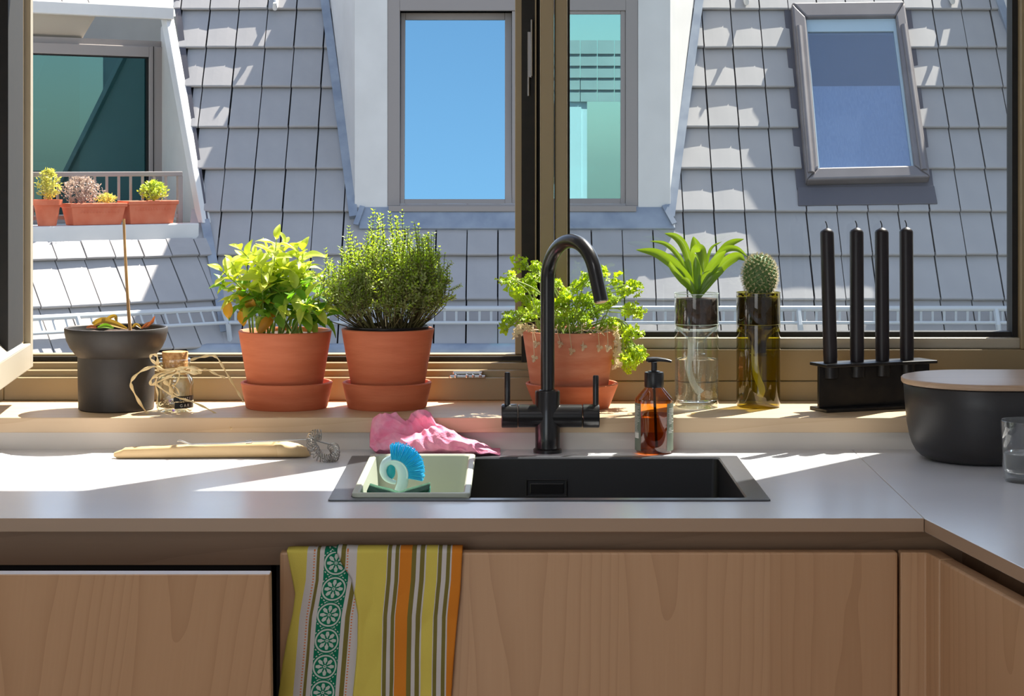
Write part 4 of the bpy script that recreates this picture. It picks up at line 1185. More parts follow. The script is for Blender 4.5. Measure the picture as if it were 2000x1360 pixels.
raffia([(372, 703, 0.020), (392, 698, 0.012), (412, 695, 0.010), (424, 699, 0.010), (436, 718, 0.010), (452, 745, 0.010), (466, 768, 0.010), (476, 786, 0.010)], 0.0021)
raffia([(372, 716, 0.024), (395, 722, 0.018), (406, 723, 0.016), (424, 732, 0.014), (440, 738, 0.012)], 0.0020)
raffia([(350, 726, 0.03), (350, 736, 0.034), (345, 748, 0.036), (340, 752, 0.036)], 0.0016)

# ------------------------------------------------------------------ two cut-bottle planters
def bottle_planter(name, label, u, D, r, glass, vtop, vjoint, vneck, cupmat=None):
    x = (u - 1000) * D / F; z = lambda v: ZC - (v - HV) * D / F
    t = thing(name, label, 'planter', (x, D, ZS_))
    MB().lathe([(0, ZS_ + 0.006), (r * 0.45, ZS_ + 0.005), (r * 0.8, ZS_ + 0.001), (r - 0.003, ZS_), (r - 0.0005, ZS_ + 0.003), (r, ZS_ + 0.007), (r, z(vjoint) - 0.001)], (x, D, 0), 56).build('glass_base', glass, t, smooth=40)
    MB().lathe([(r, z(vtop)), (r, z(vjoint)), (r - 0.0012, z(vjoint + 6)), (r - 0.005, z(vjoint + 13)), (r - 0.014, z(vjoint + 22)), (0.0150, z(vjoint + 30)), (0.0132, z(vjoint + 38)), (0.0125, z(vneck)), (0.0142, z(vneck + 1)), (0.0142, z(vneck + 5))], (x, D, 0), 56).build('glass_cup', glass, t, smooth=40)
    MB().lathe([(0, z(vtop + 9)), (r - 0.0035, z(vtop + 10)), (r - 0.0016, z(vtop + 14)), (r - 0.0016, z(vjoint + 2)), (r - 0.004, z(vjoint + 5)), (r - 0.014, z(vjoint + 9)), (0, z(vjoint + 10))], (x, D, 0), 40).build('soil', M_soil, t, smooth=50)
    return t, x, z
gp1, gx, gz = bottle_planter('bottle_planter', 'clear cut bottle planter with a strap leaved plant over water', 1360.5, 3.489, 0.0358, M_clear, 573, 632, 690)
D1 = 3.489
MB().lathe([(0, ZS_ + 0.0075), (0.028, ZS_ + 0.005), (0.0345, ZS_ + 0.009), (0.0352, gz(701)), (0.0142, gz(701)), (0.0138, gz(702.5)), (0, gz(702.5))], (gx, D1, 0), 56).build('water', M_water, gp1, smooth=40)
wp = [at(1350, 660, D1 - 0.004), at(1349, 690, D1 - 0.008), at(1347, 715, D1 - 0.012), at(1352, 740, D1 - 0.014), at(1360, 758, D1 - 0.013), at(1368, 767, D1 - 0.012)]
MB().tube(bez(wp, 5), [0.0052] * 12 + [0.0046] * 10 + [0.0055] * 4, 10, flat=0.3, up=(0, -1, 0)).build('cotton_wick', M_wickcloth, gp1, smooth=60)
M_cutedge = mat('ground_glass_edge', S(190, 206, 194), 0.25)
for z_ in (gz(573), gz(632.5)):
    MB().tube([(gx + 0.0358 * math.cos(2 * PI * k / 40), D1 + 0.0358 * math.sin(2 * PI * k / 40), z_) for k in range(41)], 0.00055, 6, caps=False).build('cut_edge', M_cutedge, gp1, smooth=60)
mb = MB(); rq = random.Random(17)
for i in range(150):
    a = rq.uniform(-1.3, 1.3); z_ = ZS_ + 0.012 + 0.055 * rq.random() ** 1.5
    mb.lathe([(0, -0.0006), (0.0006, 0), (0, 0.0006)], (gx + 0.0346 * math.sin(a), D1 - 0.0346 * math.cos(a), z_), 5)
mb.build('bubbles', M_cutedge, gp1, kind='stuff', fix=False)
gp2, hx2, hz = bottle_planter('bottle_planter', 'olive green cut bottle planter holding a small round cactus', 1481, 3.490, 0.0356, M_olive, 571, 632, 690)
MB().lathe([(0, hz(641)), (0.026, hz(642)), (0.016, hz(654)), (0.0122, hz(668)), (0.0116, hz(689)), (0, hz(689))], (hx2, 3.490, 0), 28).build('soil_plug', M_soil, gp2, smooth=50)
M_oliveedge = mat('olive_glass_edge', S(120, 110, 40), 0.25)
for z_ in (hz(571), hz(632.5)):
    MB().tube([(hx2 + 0.0356 * math.cos(2 * PI * k / 40), 3.490 + 0.0356 * math.sin(2 * PI * k / 40), z_) for k in range(41)], 0.00055, 6, caps=False).build('cut_edge', M_oliveedge, gp2, smooth=60)
wp = [at(1475, 665, 3.485), at(1474, 700, 3.48), at(1478, 735, 3.475), at(1488, 760, 3.474), at(1484, 775, 3.474)]
MB().tube(bez(wp, 5), 0.0055, 10, flat=0.35, up=(0, -1, 0)).build('cotton_wick', M_wickcloth, gp2, smooth=60)

# ------------------------------------------------------------------ steel beam candle holder with four black candles
HA = R(22.0)
he = Vector((math.cos(HA), math.sin(HA), 0)); hp_ = Vector((math.sin(HA), -math.cos(HA), 0))
hc = Vector((0.5835, 3.4665, 0))
holder = thing('candle_holder', 'black steel beam candle holder carrying four black candles', 'candle holder', (hc.x, hc.y, ZS_))
MH = Matrix(((he.x, -hp_.x, 0, hc.x), (he.y, -hp_.y, 0, hc.y), (0, 0, 1, 0), (0, 0, 0, 1)))
HL, HW = 0.103, 0.027
ZHt = 1.0378
def hbox(x0, x1, y0, y1, z0, z1, name, bev=0.001):
    b = MB().box((x0, y0, z0), (x1, y1, z1), MH)
    return b.build(name, M_iron, holder, bevel=bev)
hbox(-HL, HL, -HW, HW, ZHt - 0.005, ZHt, 'top_flange')
hbox(-HL, HL, -HW, HW, ZS_, ZS_ + 0.0055, 'bottom_flange')
hbox(-HL + 0.0, HL, -0.003, 0.003, ZS_ + 0.0055, ZHt - 0.005, 'web', 0.0008)
cps = []
for (ub, ut, vb, vt) in ((1622, 1615, 707, 448), (1674, 1673, 705, 447), (1723.5, 1722, 703, 447), (1771.5, 1770, 701, 446)):
    # where the ray through the foot of the candle crosses the centre line of the beam
    k = (ub - 1000) / F
    s = (k * hc.y - hc.x) / (he.x - k * he.y)
    cps.append((hc + he * s, ub, ut, vb, vt))
for (c, ub, ut, vb, vt) in cps:
    MB().lathe([(0, ZHt - 0.0052), (0.0128, ZHt - 0.0052), (0.0128, ZHt - 0.024), (0.0118, ZHt - 0.025), (0.0, ZHt - 0.025)], (c.x, c.y, 0), 28).build('candle_cup', M_iron, holder, smooth=40)
clabels = ['leftmost black candle leaning slightly in the steel holder', 'second black candle from the left in the steel holder', 'third black candle from the left in the steel holder', 'rightmost black candle in the steel holder above the bread bin']
for (c, ub, ut, vb, vt), lab in zip(cps, clabels):
    D = c.y
    t = thing('candle', lab, 'candle', (c.x, c.y, ZHt + 0.0003), 'black candles in the steel holder')
    zt = ZC - (vt - HV) * D / F
    dxl = (ut - ub) * D / F
    rc_ = 0.01085
    lean = Matrix.Translation(Vector((c.x, c.y, ZHt + 0.0004))) @ Matrix.Rotation(math.atan2(dxl, zt - ZHt), 4, 'Y')
    h = zt - ZHt
    MB().lathe([(0, 0), (rc_, 0), (rc_ + 0.0004, 0.01), (rc_ + 0.0003, h - 0.006), (rc_ - 0.0006, h - 0.003), (rc_ * 0.55, h), (rc_ * 0.25, h + 0.0015), (0, h + 0.002)], (0, 0, 0), 32, lean).build('wax_body', M_candle, t, smooth=50)
    w_ = [lean @ Vector(p) for p in ((0, 0, h), (0.0003, 0, h + 0.005), (-0.0006, 0, h + 0.009), (-0.0022, 0, h + 0.0125))]
    MB().tube(bez(w_, 3), 0.0009, 6).build('wick', M_wick, t, smooth=60)

# ------------------------------------------------------------------ bread bin with wooden lid
BX, BD, BRl = 0.7115, 3.250, 0.1218
def stadium(z, inset, length=0.15, n=16):
    r = BRl - inset; pts = []
    for i in range(n + 1):
        a = R(90 + 180 * i / n); pts.append(Vector((BX + r * math.cos(a), BD + r * math.sin(a), z)))
    for i in range(n + 1):
        a = R(-90 + 180 * i / n); pts.append(Vector((BX + length + r * math.cos(a), BD + r * math.sin(a), z)))
    return pts
bb = thing('bread_bin', 'matt black oval bread bin with a pale wooden lid', 'bread bin', (BX + 0.07, BD, CT))
MB().loft([stadium(CT + z, i) for z, i in ((0.0, 0.047), (0.0015, 0.038), (0.006, 0.029), (0.013, 0.0215), (0.022, 0.0165), (0.034, 0.0125), (0.055, 0.0085), (0.085, 0.0055), (0.113, 0.0035), (0.1145, 0.005))]).build('bin_body', M_bin, bb, smooth=50)
MB().loft([stadium(CT + z, i) for z, i in ((0.1150, 0.004), (0.1152, 0.001), (0.1165, 0.0), (0.1225, 0.0), (0.1235, 0.001), (0.1240, 0.004))]).build('lid', M_lid, bb, smooth=50)

# drinking glass
GX, GDp = (2013 - 1000) * 3.02 / F, 3.02
tz_ = lambda v: ZC - (v - HV) * GDp / F
gl = thing('drinking_glass', 'half filled clear drinking glass in front of the bread bin', 'glass', (GX, GDp, CT))
rg = 0.0418
MB().lathe([(0, CT + 0.0005), (rg - 0.010, CT), (rg - 0.006, CT + 0.001), (rg - 0.0035, CT + 0.006), (rg, tz_(822)), (rg - 0.0006, tz_(821)), (rg - 0.0014, tz_(822)), (rg - 0.0045, CT + 0.014), (rg - 0.009, CT + 0.0095), (0, CT + 0.009)], (GX, GDp, 0), 64).build('glass_body', M_tumbler, gl, smooth=40)
MB().lathe([(0, CT + 0.0095), (rg - 0.0095, CT + 0.010), (rg - 0.0052, CT + 0.0145), (rg - 0.0036, tz_(885)), (0, tz_(885))], (GX, GDp, 0), 64).build('water', M_water, gl, smooth=40)

# ------------------------------------------------------------------ wooden spoon and coil whisk
def sup_ring(c, hy, hz_, n=20, e=2.6):
    pts = []
    for i in range(n):
        a = 2 * PI * i / n
        ca, sa = math.cos(a), math.sin(a)
        pts.append(Vector((c[0], c[1] + hy * math.copysign(abs(ca) ** (2 / e), ca), c[2] + hz_ * math.copysign(abs(sa) ** (2 / e), sa))))
    return pts
rings = []
for (u, vt, vb, hy, e) in ((222, 885, 893, 0.006, 3.5), (229, 882, 896, 0.008, 3.5), (236, 880, 899, 0.010, 3.5), (242, 876, 899, 0.011, 3.6), (300, 873, 897.5, 0.012, 3.6), (360, 870, 896, 0.012, 3.4), (420, 867, 894.5, 0.0115, 3.2), (470, 866, 893.5, 0.012, 3.0), (515, 863, 893, 0.016, 2.6), (550, 862, 892.5, 0.020, 2.4), (580, 868, 892.5, 0.020, 2.2), (598, 876, 892.5, 0.014, 2.0), (606, 883, 892, 0.006, 2.0)):
    D = depth_on(vb, CT) if vb > 891.5 else 3.262
    D = 3.252 + (u - 222) / 384 * 0.012
    z1 = ZC - (vt - HV) * D / F; z0 = max(CT + 0.0003, ZC - (vb - HV) * D / F)
    if 236 <= u <= 598: z0 = CT + 0.0003
    h = (z1 - z0) / 2
    rings.append(sup_ring(((u - 1000) * D / F, D + 0.006, z0 + h), hy, h, e=e))
spoon = MB().loft(rings).build('wooden_spoon', M_spoon, smooth=50)
tag(spoon, 'chunky pale wooden spoon lying on the sunlit worktop', 'spoon')
wh = thing('whisk', 'steel wire coil whisk resting across the wooden spoon', 'whisk', on(630, 895, CT))
DW = 3.258
hw = [at(346, 862, DW), at(352, 861, DW - 0.002), at(372, 868, DW - 0.004), at(390, 867.5, DW - 0.004), at(440, 866.5, DW - 0.004), at(485, 863.5, DW - 0.004), at(540, 861.5, DW - 0.004), at(608, 858.5, DW - 0.004)]
MB().tube(bez(hw, 4), 0.0013, 8).build('handle', M_steel, wh, smooth=50)
MB().tube([at(480, 864, DW - 0.004), at(492, 863, DW - 0.004)], 0.0028, 8).build('ferrule', M_steel, wh, smooth=50)
cc = at(631, 874, 3.235)
ea = Vector((0.40, -0.62, -0.50)).normalized() ; eb = Vector((0.9, 0.35, 0.10)); eb = (eb - ea * eb.dot(ea)).normalized(); en = ea.cross(eb)
core, coil = [], []
for i in range(33):
    a = R(150 + 300 * i / 32)
    core.append(cc + ea * 0.0300 * math.cos(a) * 0.95 + eb * 0.0150 * math.sin(a))
nT = 24
for i in range(nT * 9 + 1):
    t = i / (nT * 9); a = R(150 + 300 * t)
    c_ = cc + ea * 0.0300 * math.cos(a) * 0.95 + eb * 0.0150 * math.sin(a)
    rad_ = (ea * 0.0300 * math.cos(a) + eb * 0.0150 * math.sin(a)).normalized()
    b_ = 2 * PI * i / 9
    q_ = c_ + (rad_ * math.cos(b_) + en * math.sin(b_)) * 0.0086
    q_.z = max(q_.z, CT + 0.0012); coil.append(q_)
MB().tube(core, 0.0011, 6).build('ring_wire', M_steel, wh, smooth=50)
MB().tube(coil, 0.0007, 5).build('coil', M_steel, wh, smooth=50)
MB().tube([hw[-1], core[0]], 0.0012, 6).build('joint', M_steel, wh)
MB().tube([hw[-1], core[-1]], 0.0012, 6).build('joint', M_steel, wh)

# ------------------------------------------------------------------ pink cloth
TOPV = [(722, 850), (727, 818), (735, 812), (752, 808), (775, 807), (786, 818), (793, 824), (800, 814), (812, 803), (830, 802), (843, 808), (850, 826), (862, 832), (885, 842), (905, 852), (925, 862), (945, 868), (960, 875), (977, 884)]
def lerp(tab, x):
    for (a, b), (c, d) in zip(tab, tab[1:]):
        if x <= c: return b + (d - b) * (x - a) / (c - a) if x > a else b
    return tab[-1][1]
RIDGE = [(722, 866), (738, 862), (756, 852), (772, 847), (790, 851), (806, 850), (826, 842), (845, 834), (862, 836), (880, 843), (905, 852), (930, 864), (955, 876), (977, 886)]
BOTV = [(722, 874), (735, 886), (750, 889), (800, 892), (850, 893), (900, 893), (940, 891), (977, 889)]
NS, NT = 120, 56
cv, cf_ = [], []
def prof_at(u, t):
    """front roll up to its ridge, back into a crease, then the two lobes leaning on the upstand"""
    vt, vr, vb = lerp(TOPV, u), lerp(RIDGE, u), lerp(BOTV, u)
    vt = min(vt, vr - 1.5)
    keys = [(0.0, vb, 3.284), (0.10, vb - (vb - vr) * 0.25, 3.268), (0.28, vb - (vb - vr) * 0.70, 3.272), (0.42, vr, 3.290), (0.50, vr + 2.5, 3.310), (0.58, vr - (vr - vt) * 0.12, 3.312), (0.76, vr - (vr - vt) * 0.66, 3.318), (0.90, vt, 3.334), (1.0, vt + 5, 3.350)]
    for (t0, v0, d0), (t1, v1, d1) in zip(keys, keys[1:]):
        if t <= t1:
            k = (t - t0) / (t1 - t0); k = k * k * (3 - 2 * k) * 0.5 + k * 0.5
            return v0 + (v1 - v0) * k, d0 + (d1 - d0) * k
    return keys[-1][1:]
for i in range(NS + 1):
    u = 722 + (977 - 722) * i / NS
    for j in range(NT + 1):
        t = j / NT
        v, D = prof_at(u, t)
        edge_ = min(1.0, i / 10, (NS - i) / 14) * min(1.0, t / 0.08, (1 - t) / 0.06)
        q_ = Vector((u * 0.018, v * 0.022, 3.0))
        uu = u + edge_ * 7 * noise.noise(q_ + Vector((7, 1, 2)))
        p = at(uu, v, D)
        w1_ = 1 - 2.2 * abs(noise.noise(Vector((u * 0.020 + v * 0.012, v * 0.016 - u * 0.006, 1.7))))
        w2_ = 1 - 2.2 * abs(noise.noise(Vector((u * 0.05 - v * 0.03, v * 0.045, 6.1))))
        p.y -= edge_ * (0.010 * w1_ + 0.0045 * w2_)
        p.z += edge_ * (0.0035 * w2_)
        p.y = max(3.256, min(3.354, p.y)); p.z = max(CT + 0.0032, p.z)
        cv.append(p)
for i in range(NS):
    for j in range(NT):
        a = i * (NT + 1) + j
        cf_.append((a, a + NT + 1, a + NT + 2, a + 1))
cl_ = MB().add(cv, cf_).build('cleaning_cloth', M_pink, smooth=180, fix=False)
sm = cl_.modifiers.new('thick', 'SOLIDIFY'); sm.thickness = 0.0022; sm.offset = -1
tag(cl_, 'crumpled pink microfibre cloth behind the pale tub', 'cloth')

# ------------------------------------------------------------------ dish brush and scourer in the tub
DBr = 3.02
br = thing('dish_brush', 'dish brush with cyan bristles and a looped pale handle', 'brush', at(780, 1040, DBr))
bpth = [at(u, v, DBr - d) for u, v, d in ((772, 1062, 0.0), (775, 1010, 0.0), (779, 968, 0.0), (786, 944, 0.0), (787, 922, 0.0), (778, 905, 0.0), (764, 899, 0.0), (752, 906, 0.001), (748, 920, 0.002), (753, 933, 0.002), (763, 940, 0.002), (773, 943, 0.001))]
bp_ = bez(bpth, 6)
nB = len(bp_)
rad_b = []
for i in range(nB):
    f = i / (nB - 1)
    rad_b.append(0.0062 + 0.0018 * math.sin(min(1, f / 0.6) * PI) if f < 0.6 else 0.0062 - 0.0035 * (f - 0.6) / 0.4)
MB().tube(bp_, rad_b, 14).build('handle', M_brushwhite, br, smooth=60)
pad = MB().lathe([(0, -0.002), (0.0075, -0.0015), (0.009, 0), (0.0075, 0.0015), (0, 0.002)], at(763, 921, DBr), 20, Matrix.Rotation(R(90), 4, 'X') @ Matrix.Diagonal((0.75, 1.25, 1, 1)))
pad.build('grip_pad', M_teal, br, smooth=50)
mb = MB(); rq = random.Random(12)
c0_ = at(764, 926, DBr)
for i in range(30):
    f = i / 29
    ang = R(96 - 108 * f)
    for k in range(7):
        d = Vector((math.cos(ang), 0, math.sin(ang)))
        off = (k - 3) / 3 * 0.010
        r0_, r1_ = 0.0215, 0.0415 + 0.003 * math.sin(f * PI) + rq.uniform(-0.0012, 0.0012)
        ctr = c0_ + Vector((0.0035, off, 0))
        a_ = ctr + d * r0_
        b_ = ctr + d * r1_ + Vector((rq.uniform(-1, 1) * 0.0009, off * 0.25 + rq.uniform(-1, 1) * 0.001, rq.uniform(-1, 1) * 0.0009))
        mb.tube([a_, b_], [0.00075, 0.00085], 4)
mb.build('bristles', M_cyan, br, kind='stuff', fix=False)
mb = MB()
arc_ = [c0_ + Vector((0.0035, 0, 0)) + Vector((math.cos(R(100 - 116 * i / 12)), 0, math.sin(R(100 - 116 * i / 12)))) * 0.0205 for i in range(13)]
mb.tube(arc_, 0.011, 10, flat=0.3, up=(0.3, 0, 1)).build('bristle_block', M_brushwhite, br, smooth=50)

DSp = 2.925
sg = thing('scouring_sponge', 'folded teal sponge with dark green scouring side in the tub', 'sponge', at(778, 985, DSp))
def wing(pts, th0, th1, name, m):
    """pts: profile (u, v) seen from the front; sweep through depth"""
    f, b = [], []
    for dd, lst in ((-0.03, f), (0.035, b)):
        top = [at(u, v, DSp) + Vector((0, dd, th1)) for u, v in pts]; bot = [at(u, v, DSp) + Vector((0, dd, th0)) for u, v in pts]
        lst.extend(top + bot[::-1])
    n = len(f); mb = MB().add(f + b, [tuple(range(n)), tuple(range(2 * n - 1, n - 1, -1))] + [(i, i + n, (i + 1) % n + n, (i + 1) % n) for i in range(n)])
    return mb.build(name, m, sg, bevel=0.0015)
prof = [(719, 957), (735, 962), (758, 967), (778, 974), (796, 967), (818, 961), (839, 955)]
wing(prof, -0.010, 0.0, 'sponge_body', M_sponge)
wing(prof, 0.0002, 0.0042, 'scourer_layer', M_scour)

# ------------------------------------------------------------------ tea towel
m, n, l, p = new_mat('striped_linen')
M_towel = m
uvn = n.new('ShaderNodeUVMap'); sp_ = n.new('ShaderNodeSeparateXYZ'); l.new(uvn.outputs[0], sp_.inputs[0])
def mn(op, a, b=None, c=None):
    q = n.new('ShaderNodeMath'); q.operation = op
    for i, x in enumerate((a, b, c)):
        if x is None: continue
        if isinstance(x, (int, float)): q.inputs[i].default_value = x
        else: l.new(x, q.inputs[i])
    return q.outputs[0]
s_in = mn('MULTIPLY', sp_.outputs[0], 1600.0); w_in = mn('MULTIPLY', sp_.outputs[1], 1600.0)
cr = n.new('ShaderNodeValToRGB'); cr.color_ramp.interpolation = 'CONSTANT'
YE, WH, OL, GR, OR = S(216, 198, 92), S(206, 200, 196), S(122, 112, 56), S(18, 116, 84), S(214, 130, 44)
stops = [(0, YE), (130, WH), (207, OL), (237, WH), (270, GR), (480, WH), (512, OL), (546, WH), (640, YE), (888, WH), (896, OL), (928, WH), (958, OL), (990, WH), (1000, OR), (1095, WH), (1099, OL), (1133, WH), (1168, OL), (1203, WH), (1213, YE), (1308, WH), (1316, OL), (1348, WH), (1383, OL), (1418, WH), (1428, OR)]
els = cr.color_ramp.elements
els[0].position = 0; els[0].color = YE; els[1].position = 1.0; els[1].color = OR
for pos, col in stops[1:]:
    e = els.new(pos / 1600.0); e.color = col
l.new(mn('DIVIDE', s_in, 1600.0), cr.inputs[0])
# rosettes woven into the green band
px = mn('DIVIDE', mn('SUBTRACT', s_in, 375.0), 107.0)
py = mn('DIVIDE', mn('SUBTRACT', mn('MODULO', mn('ADD', w_in, 215.0 * 10 - 255 + 107.5), 215.0), 107.5), 107.0)
rr_ = mn('SQRT', mn('ADD', mn('MULTIPLY', px, px), mn('MULTIPLY', py, py)))
ang = mn('ARCTAN2', py, px)
ring1 = mn('MULTIPLY', mn('GREATER_THAN', rr_, 0.80), mn('LESS_THAN', rr_, 0.92))
pet = mn('MULTIPLY', mn('GREATER_THAN', mn('COSINE', mn('MULTIPLY', ang, 8.0)), mn('MULTIPLY_ADD', mn('ABSOLUTE', mn('SUBTRACT', rr_, 0.46)), 6.0, -0.85)), mn('MULTIPLY', mn('GREATER_THAN', rr_, 0.18), mn('LESS_THAN', rr_, 0.70)))
eye = mn('MULTIPLY', mn('GREATER_THAN', rr_, 0.05), mn('LESS_THAN', rr_, 0.12))
spk = mn('MULTIPLY', mn('MULTIPLY', mn('GREATER_THAN', rr_, 1.02), mn('LESS_THAN', rr_, 1.10)), mn('GREATER_THAN', mn('SINE', mn('MULTIPLY', ang, 24.0)), 0.0))
mot = mn('MULTIPLY', mn('MINIMUM', mn('ADD', mn('ADD', ring1, pet), mn('ADD', eye, spk)), 1.0), mn('MULTIPLY', mn('GREATER_THAN', s_in, 274.0), mn('LESS_THAN', s_in, 476.0)))
mx1 = n.new('ShaderNodeMix'); mx1.data_type = 'RGBA'; l.new(mot, mx1.inputs[0]); l.new(cr.outputs[0], mx1.inputs[6]); mx1.inputs[7].default_value = S(196, 204, 194)
# orange stitched dots
dn = mn('MULTIPLY', mn('ADD', mn('LESS_THAN', mn('ABSOLUTE', mn('SUBTRACT', s_in, 192.0)), 6.5), mn('LESS_THAN', mn('ABSOLUTE', mn('SUBTRACT', s_in, 566.0)), 6.5)), mn('LESS_THAN', mn('MODULO', mn('ADD', w_in, 2400.0), 24.0), 10.0))
mx2 = n.new('ShaderNodeMix'); mx2.data_type = 'RGBA'; l.new(dn, mx2.inputs[0]); l.new(mx1.outputs[2], mx2.inputs[6]); mx2.inputs[7].default_value = S(216, 120, 60)
l.new(mx2.outputs[2], p.inputs['Base Color']); p.inputs['Roughness'].default_value = 0.9; p.inputs['Specular IOR Level'].default_value = 0.15
wv = n.new('ShaderNodeTexNoise'); wv.inputs['Scale'].default_value = 900; tc_ = n.new('ShaderNodeTexCoord'); l.new(tc_.outputs['Object'], wv.inputs['Vector'])
bpn = n.new('ShaderNodeBump'); bpn.inputs['Strength'].default_value = 0.25; bpn.inputs['Distance'].default_value = 0.001
l.new(wv.outputs['Fac'], bpn.inputs['Height']); l.new(bpn.outputs[0], p.inputs['Normal'])
XL0 = [(1060, 559), (1073, 560), (1110, 567), (1160, 577), (1200, 572), (1250, 561), (1300, 552), (1360, 544), (1500, 528)]
XF_ = [(1060, 652), (1073, 656), (1100, 668), (1130, 687), (1160, 693), (1200, 700), (1260, 699), (1300, 696), (1360, 690), (1500, 678)]
XR_ = [(1060, 904), (1077, 903), (1150, 899), (1220, 892), (1300, 885), (1360, 881), (1500, 872)]
GA = [(1060, 634), (1078, 633), (1134, 630), (1205, 617.5), (1275, 612), (1346, 606), (1500, 594)]
OA = [(1060, 782), (1078, 781.5), (1134, 779), (1205, 772), (1275, 770.5), (1346, 769.5), (1500, 768)]
tv, tf, tuv = [], [], []
NU1, NUF, NU2, NV = 40, 6, 60, 90
V_TOP, V_BOT = 1076, 1480
DT = 2.7145
cols = None
rows_ = []
back_n = 10
for j in range(-back_n, NV + 1):
    vv = V_TOP + (V_BOT - V_TOP) * max(0, j) / NV
    row = []
    f_ = max(0, j) / NV
    def put(u, s, dep):
        wav = 0.0022 * math.sin(u * 0.055 + f_ * 3.0) * min(1, f_ * 4) + 0.0035 * noise.noise(Vector((u * 0.02, f_ * 5, 1.0))) * min(1, f_ * 4)
        D = DT - dep - abs(wav)
        P_ = at(u, vv, D)
        if j <= 0:                      # over the top edge of the door and down behind it
            k = -j / back_n
            if k < 0.5:
                a = k / 0.5 * PI
                mid, rad_ = 2.7285, 2.7285 - D
                P_ = Vector((P_.x, mid - rad_ * math.cos(a), ZDT + 0.0015 + 0.002 * math.sin(a) + dep * 0.6 * math.sin(a)))
            else:
                P_ = Vector((P_.x, 2.7285 + (2.7285 - D), ZDT + 0.0015 - (k - 0.5) * 0.08))
        w = (vv - 1040) * 4.25 - (0 if j > 0 else -j * 8)
        row.append((P_, s / 1600.0, w / 1600.0))
    xl, xf, xr, ga, oa = (lerp(t_, vv) for t_ in (XL0, XF_, XR_, GA, OA))
    xe = xf + 16
    for i in range(NU1 + 1):
        u = xl + (xe - xl) * i / NU1
        roll = 0.0015 * (1 - min(1, (u - xl) / 10))
        put(u, min(635, max(2, 270 + (u - ga) * 4.25)), 0.001 - roll)
    for i in range(1, NUF):
        g = i / NUF
        put(xe + (xf - xe) * g, 636 + g * 2 if False else 600, 0.001 + 0.0045 * g)
    for i in range(NU2 + 1):
        u = xf + (xr - xf) * i / NU2
        put(u, min(1596, 1000 + (u - oa) * 4.25), 0.0056 - 0.0016 * min(1, (u - xf) / 40))
    rows_.append(row)
W_ = len(rows_[0])
me = bpy.data.meshes.new('tea_towel')
tcent = at(730, 1150, DT)
me.from_pydata([q_[0] - tcent for r_ in rows_ for q_ in r_], [], [(a * W_ + b, (a + 1) * W_ + b, (a + 1) * W_ + b + 1, a * W_ + b + 1) for a in range(len(rows_) - 1) for b in range(W_ - 1)])
uvl = me.uv_layers.new(name='UVMap')
flat_ = [q_ for r_ in rows_ for q_ in r_]
for lp in me.loops:
    q_ = flat_[lp.vertex_index]; uvl.data[lp.index].uv = (q_[1], q_[2])
me.shade_smooth(); me.materials.append(M_towel)
tw = bpy.data.objects.new('tea_towel', me); tw.location = tcent; COL.objects.link(tw)
tag(tw, 'striped yellow, orange and green tea towel hung over the sink cabinet door', 'towel')
sm = tw.modifiers.new('thick', 'SOLIDIFY'); sm.thickness = 0.0009; sm.offset = 1
# ------------------------------------------------------------------ plants
M_sage = leaf_mat('sage_leaf', S(178, 198, 84), S(206, 216, 110), S(214, 226, 50), share=0.50)
M_sagedark = leaf_mat('sage_leaf_green', S(96, 146, 50), S(130, 168, 60), S(120, 180, 30), share=0.45)
M_yellow = leaf_mat('yellowed_leaf', S(214, 170, 48), S(200, 120, 40), S(230, 180, 40), share=0.45)
M_sagestem = leaf_mat('sage_stem', S(168, 190, 96), S(140, 164, 76), S(150, 180, 60), share=0.2)
M_thyme = leaf_mat('thyme_leaf', S(132, 144, 94), S(166, 176, 122), S(180, 196, 70), share=0.42, rough=0.35)
M_thymetip = leaf_mat('thyme_tip_leaf', S(142, 172, 66), S(172, 198, 76), S(186, 216, 40), share=0.5)
M_thymestem = mat('thyme_stem', S(110, 104, 58), 0.8, c2=S(70, 52, 38), scale=30)
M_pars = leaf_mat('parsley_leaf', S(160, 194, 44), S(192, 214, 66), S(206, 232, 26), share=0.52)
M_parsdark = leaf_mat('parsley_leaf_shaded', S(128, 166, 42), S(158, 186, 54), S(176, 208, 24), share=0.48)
M_parsstem = leaf_mat('parsley_stem', S(170, 190, 90), S(150, 170, 80), S(180, 200, 60), share=0.2)
M_pale = leaf_mat('dried_parsley', S(242, 232, 208), S(226, 204, 168), S(230, 212, 170), share=0.35)
M_strap = leaf_mat('strap_leaf', S(92, 130, 48), S(116, 148, 58), S(158, 188, 26), share=0.30, rough=0.20)
M_cactus = mat('cactus_green', S(74, 104, 58), 0.6, c2=S(98, 128, 70), scale=120)
M_spine = mat('cactus_spine', S(214, 200, 160), 0.6)
M_deadleaf = leaf_mat('withered_leaf', S(196, 170, 60), S(170, 120, 60), S(200, 160, 50), share=0.35)
M_brownleaf = leaf_mat('brown_leaf', S(160, 90, 50), S(120, 70, 44), S(180, 100, 50), share=0.3)

def leaf_geo(L, W, bend=0.25, fold=0.15, n=7, peak=0.45, wave=0.0):
    vs, fs = [], []
    for i in range(n + 1):
        t = i / n
        w = W / 2 * (math.sin(PI * t ** (math.log(0.5) / math.log(peak))) ** 0.85 if 0 < t < 1 else 0.02)
        if i == 0: w = W * 0.05
        a = bend * t
        y, z = L * t * (1 - 0.15 * bend * t), -L * bend * t * t * 0.6
        for s in (-1, -0.5, 0, 0.5, 1):
            vs.append((w * s, y, z + abs(s) * w * fold * 2 + wave * W * math.sin(t * 9 + s * 2)))
    for i in range(n):
        for k in range(4):
            a = i * 5 + k
            fs.append((a, a + 1, a + 6, a + 5))
    return vs, fs

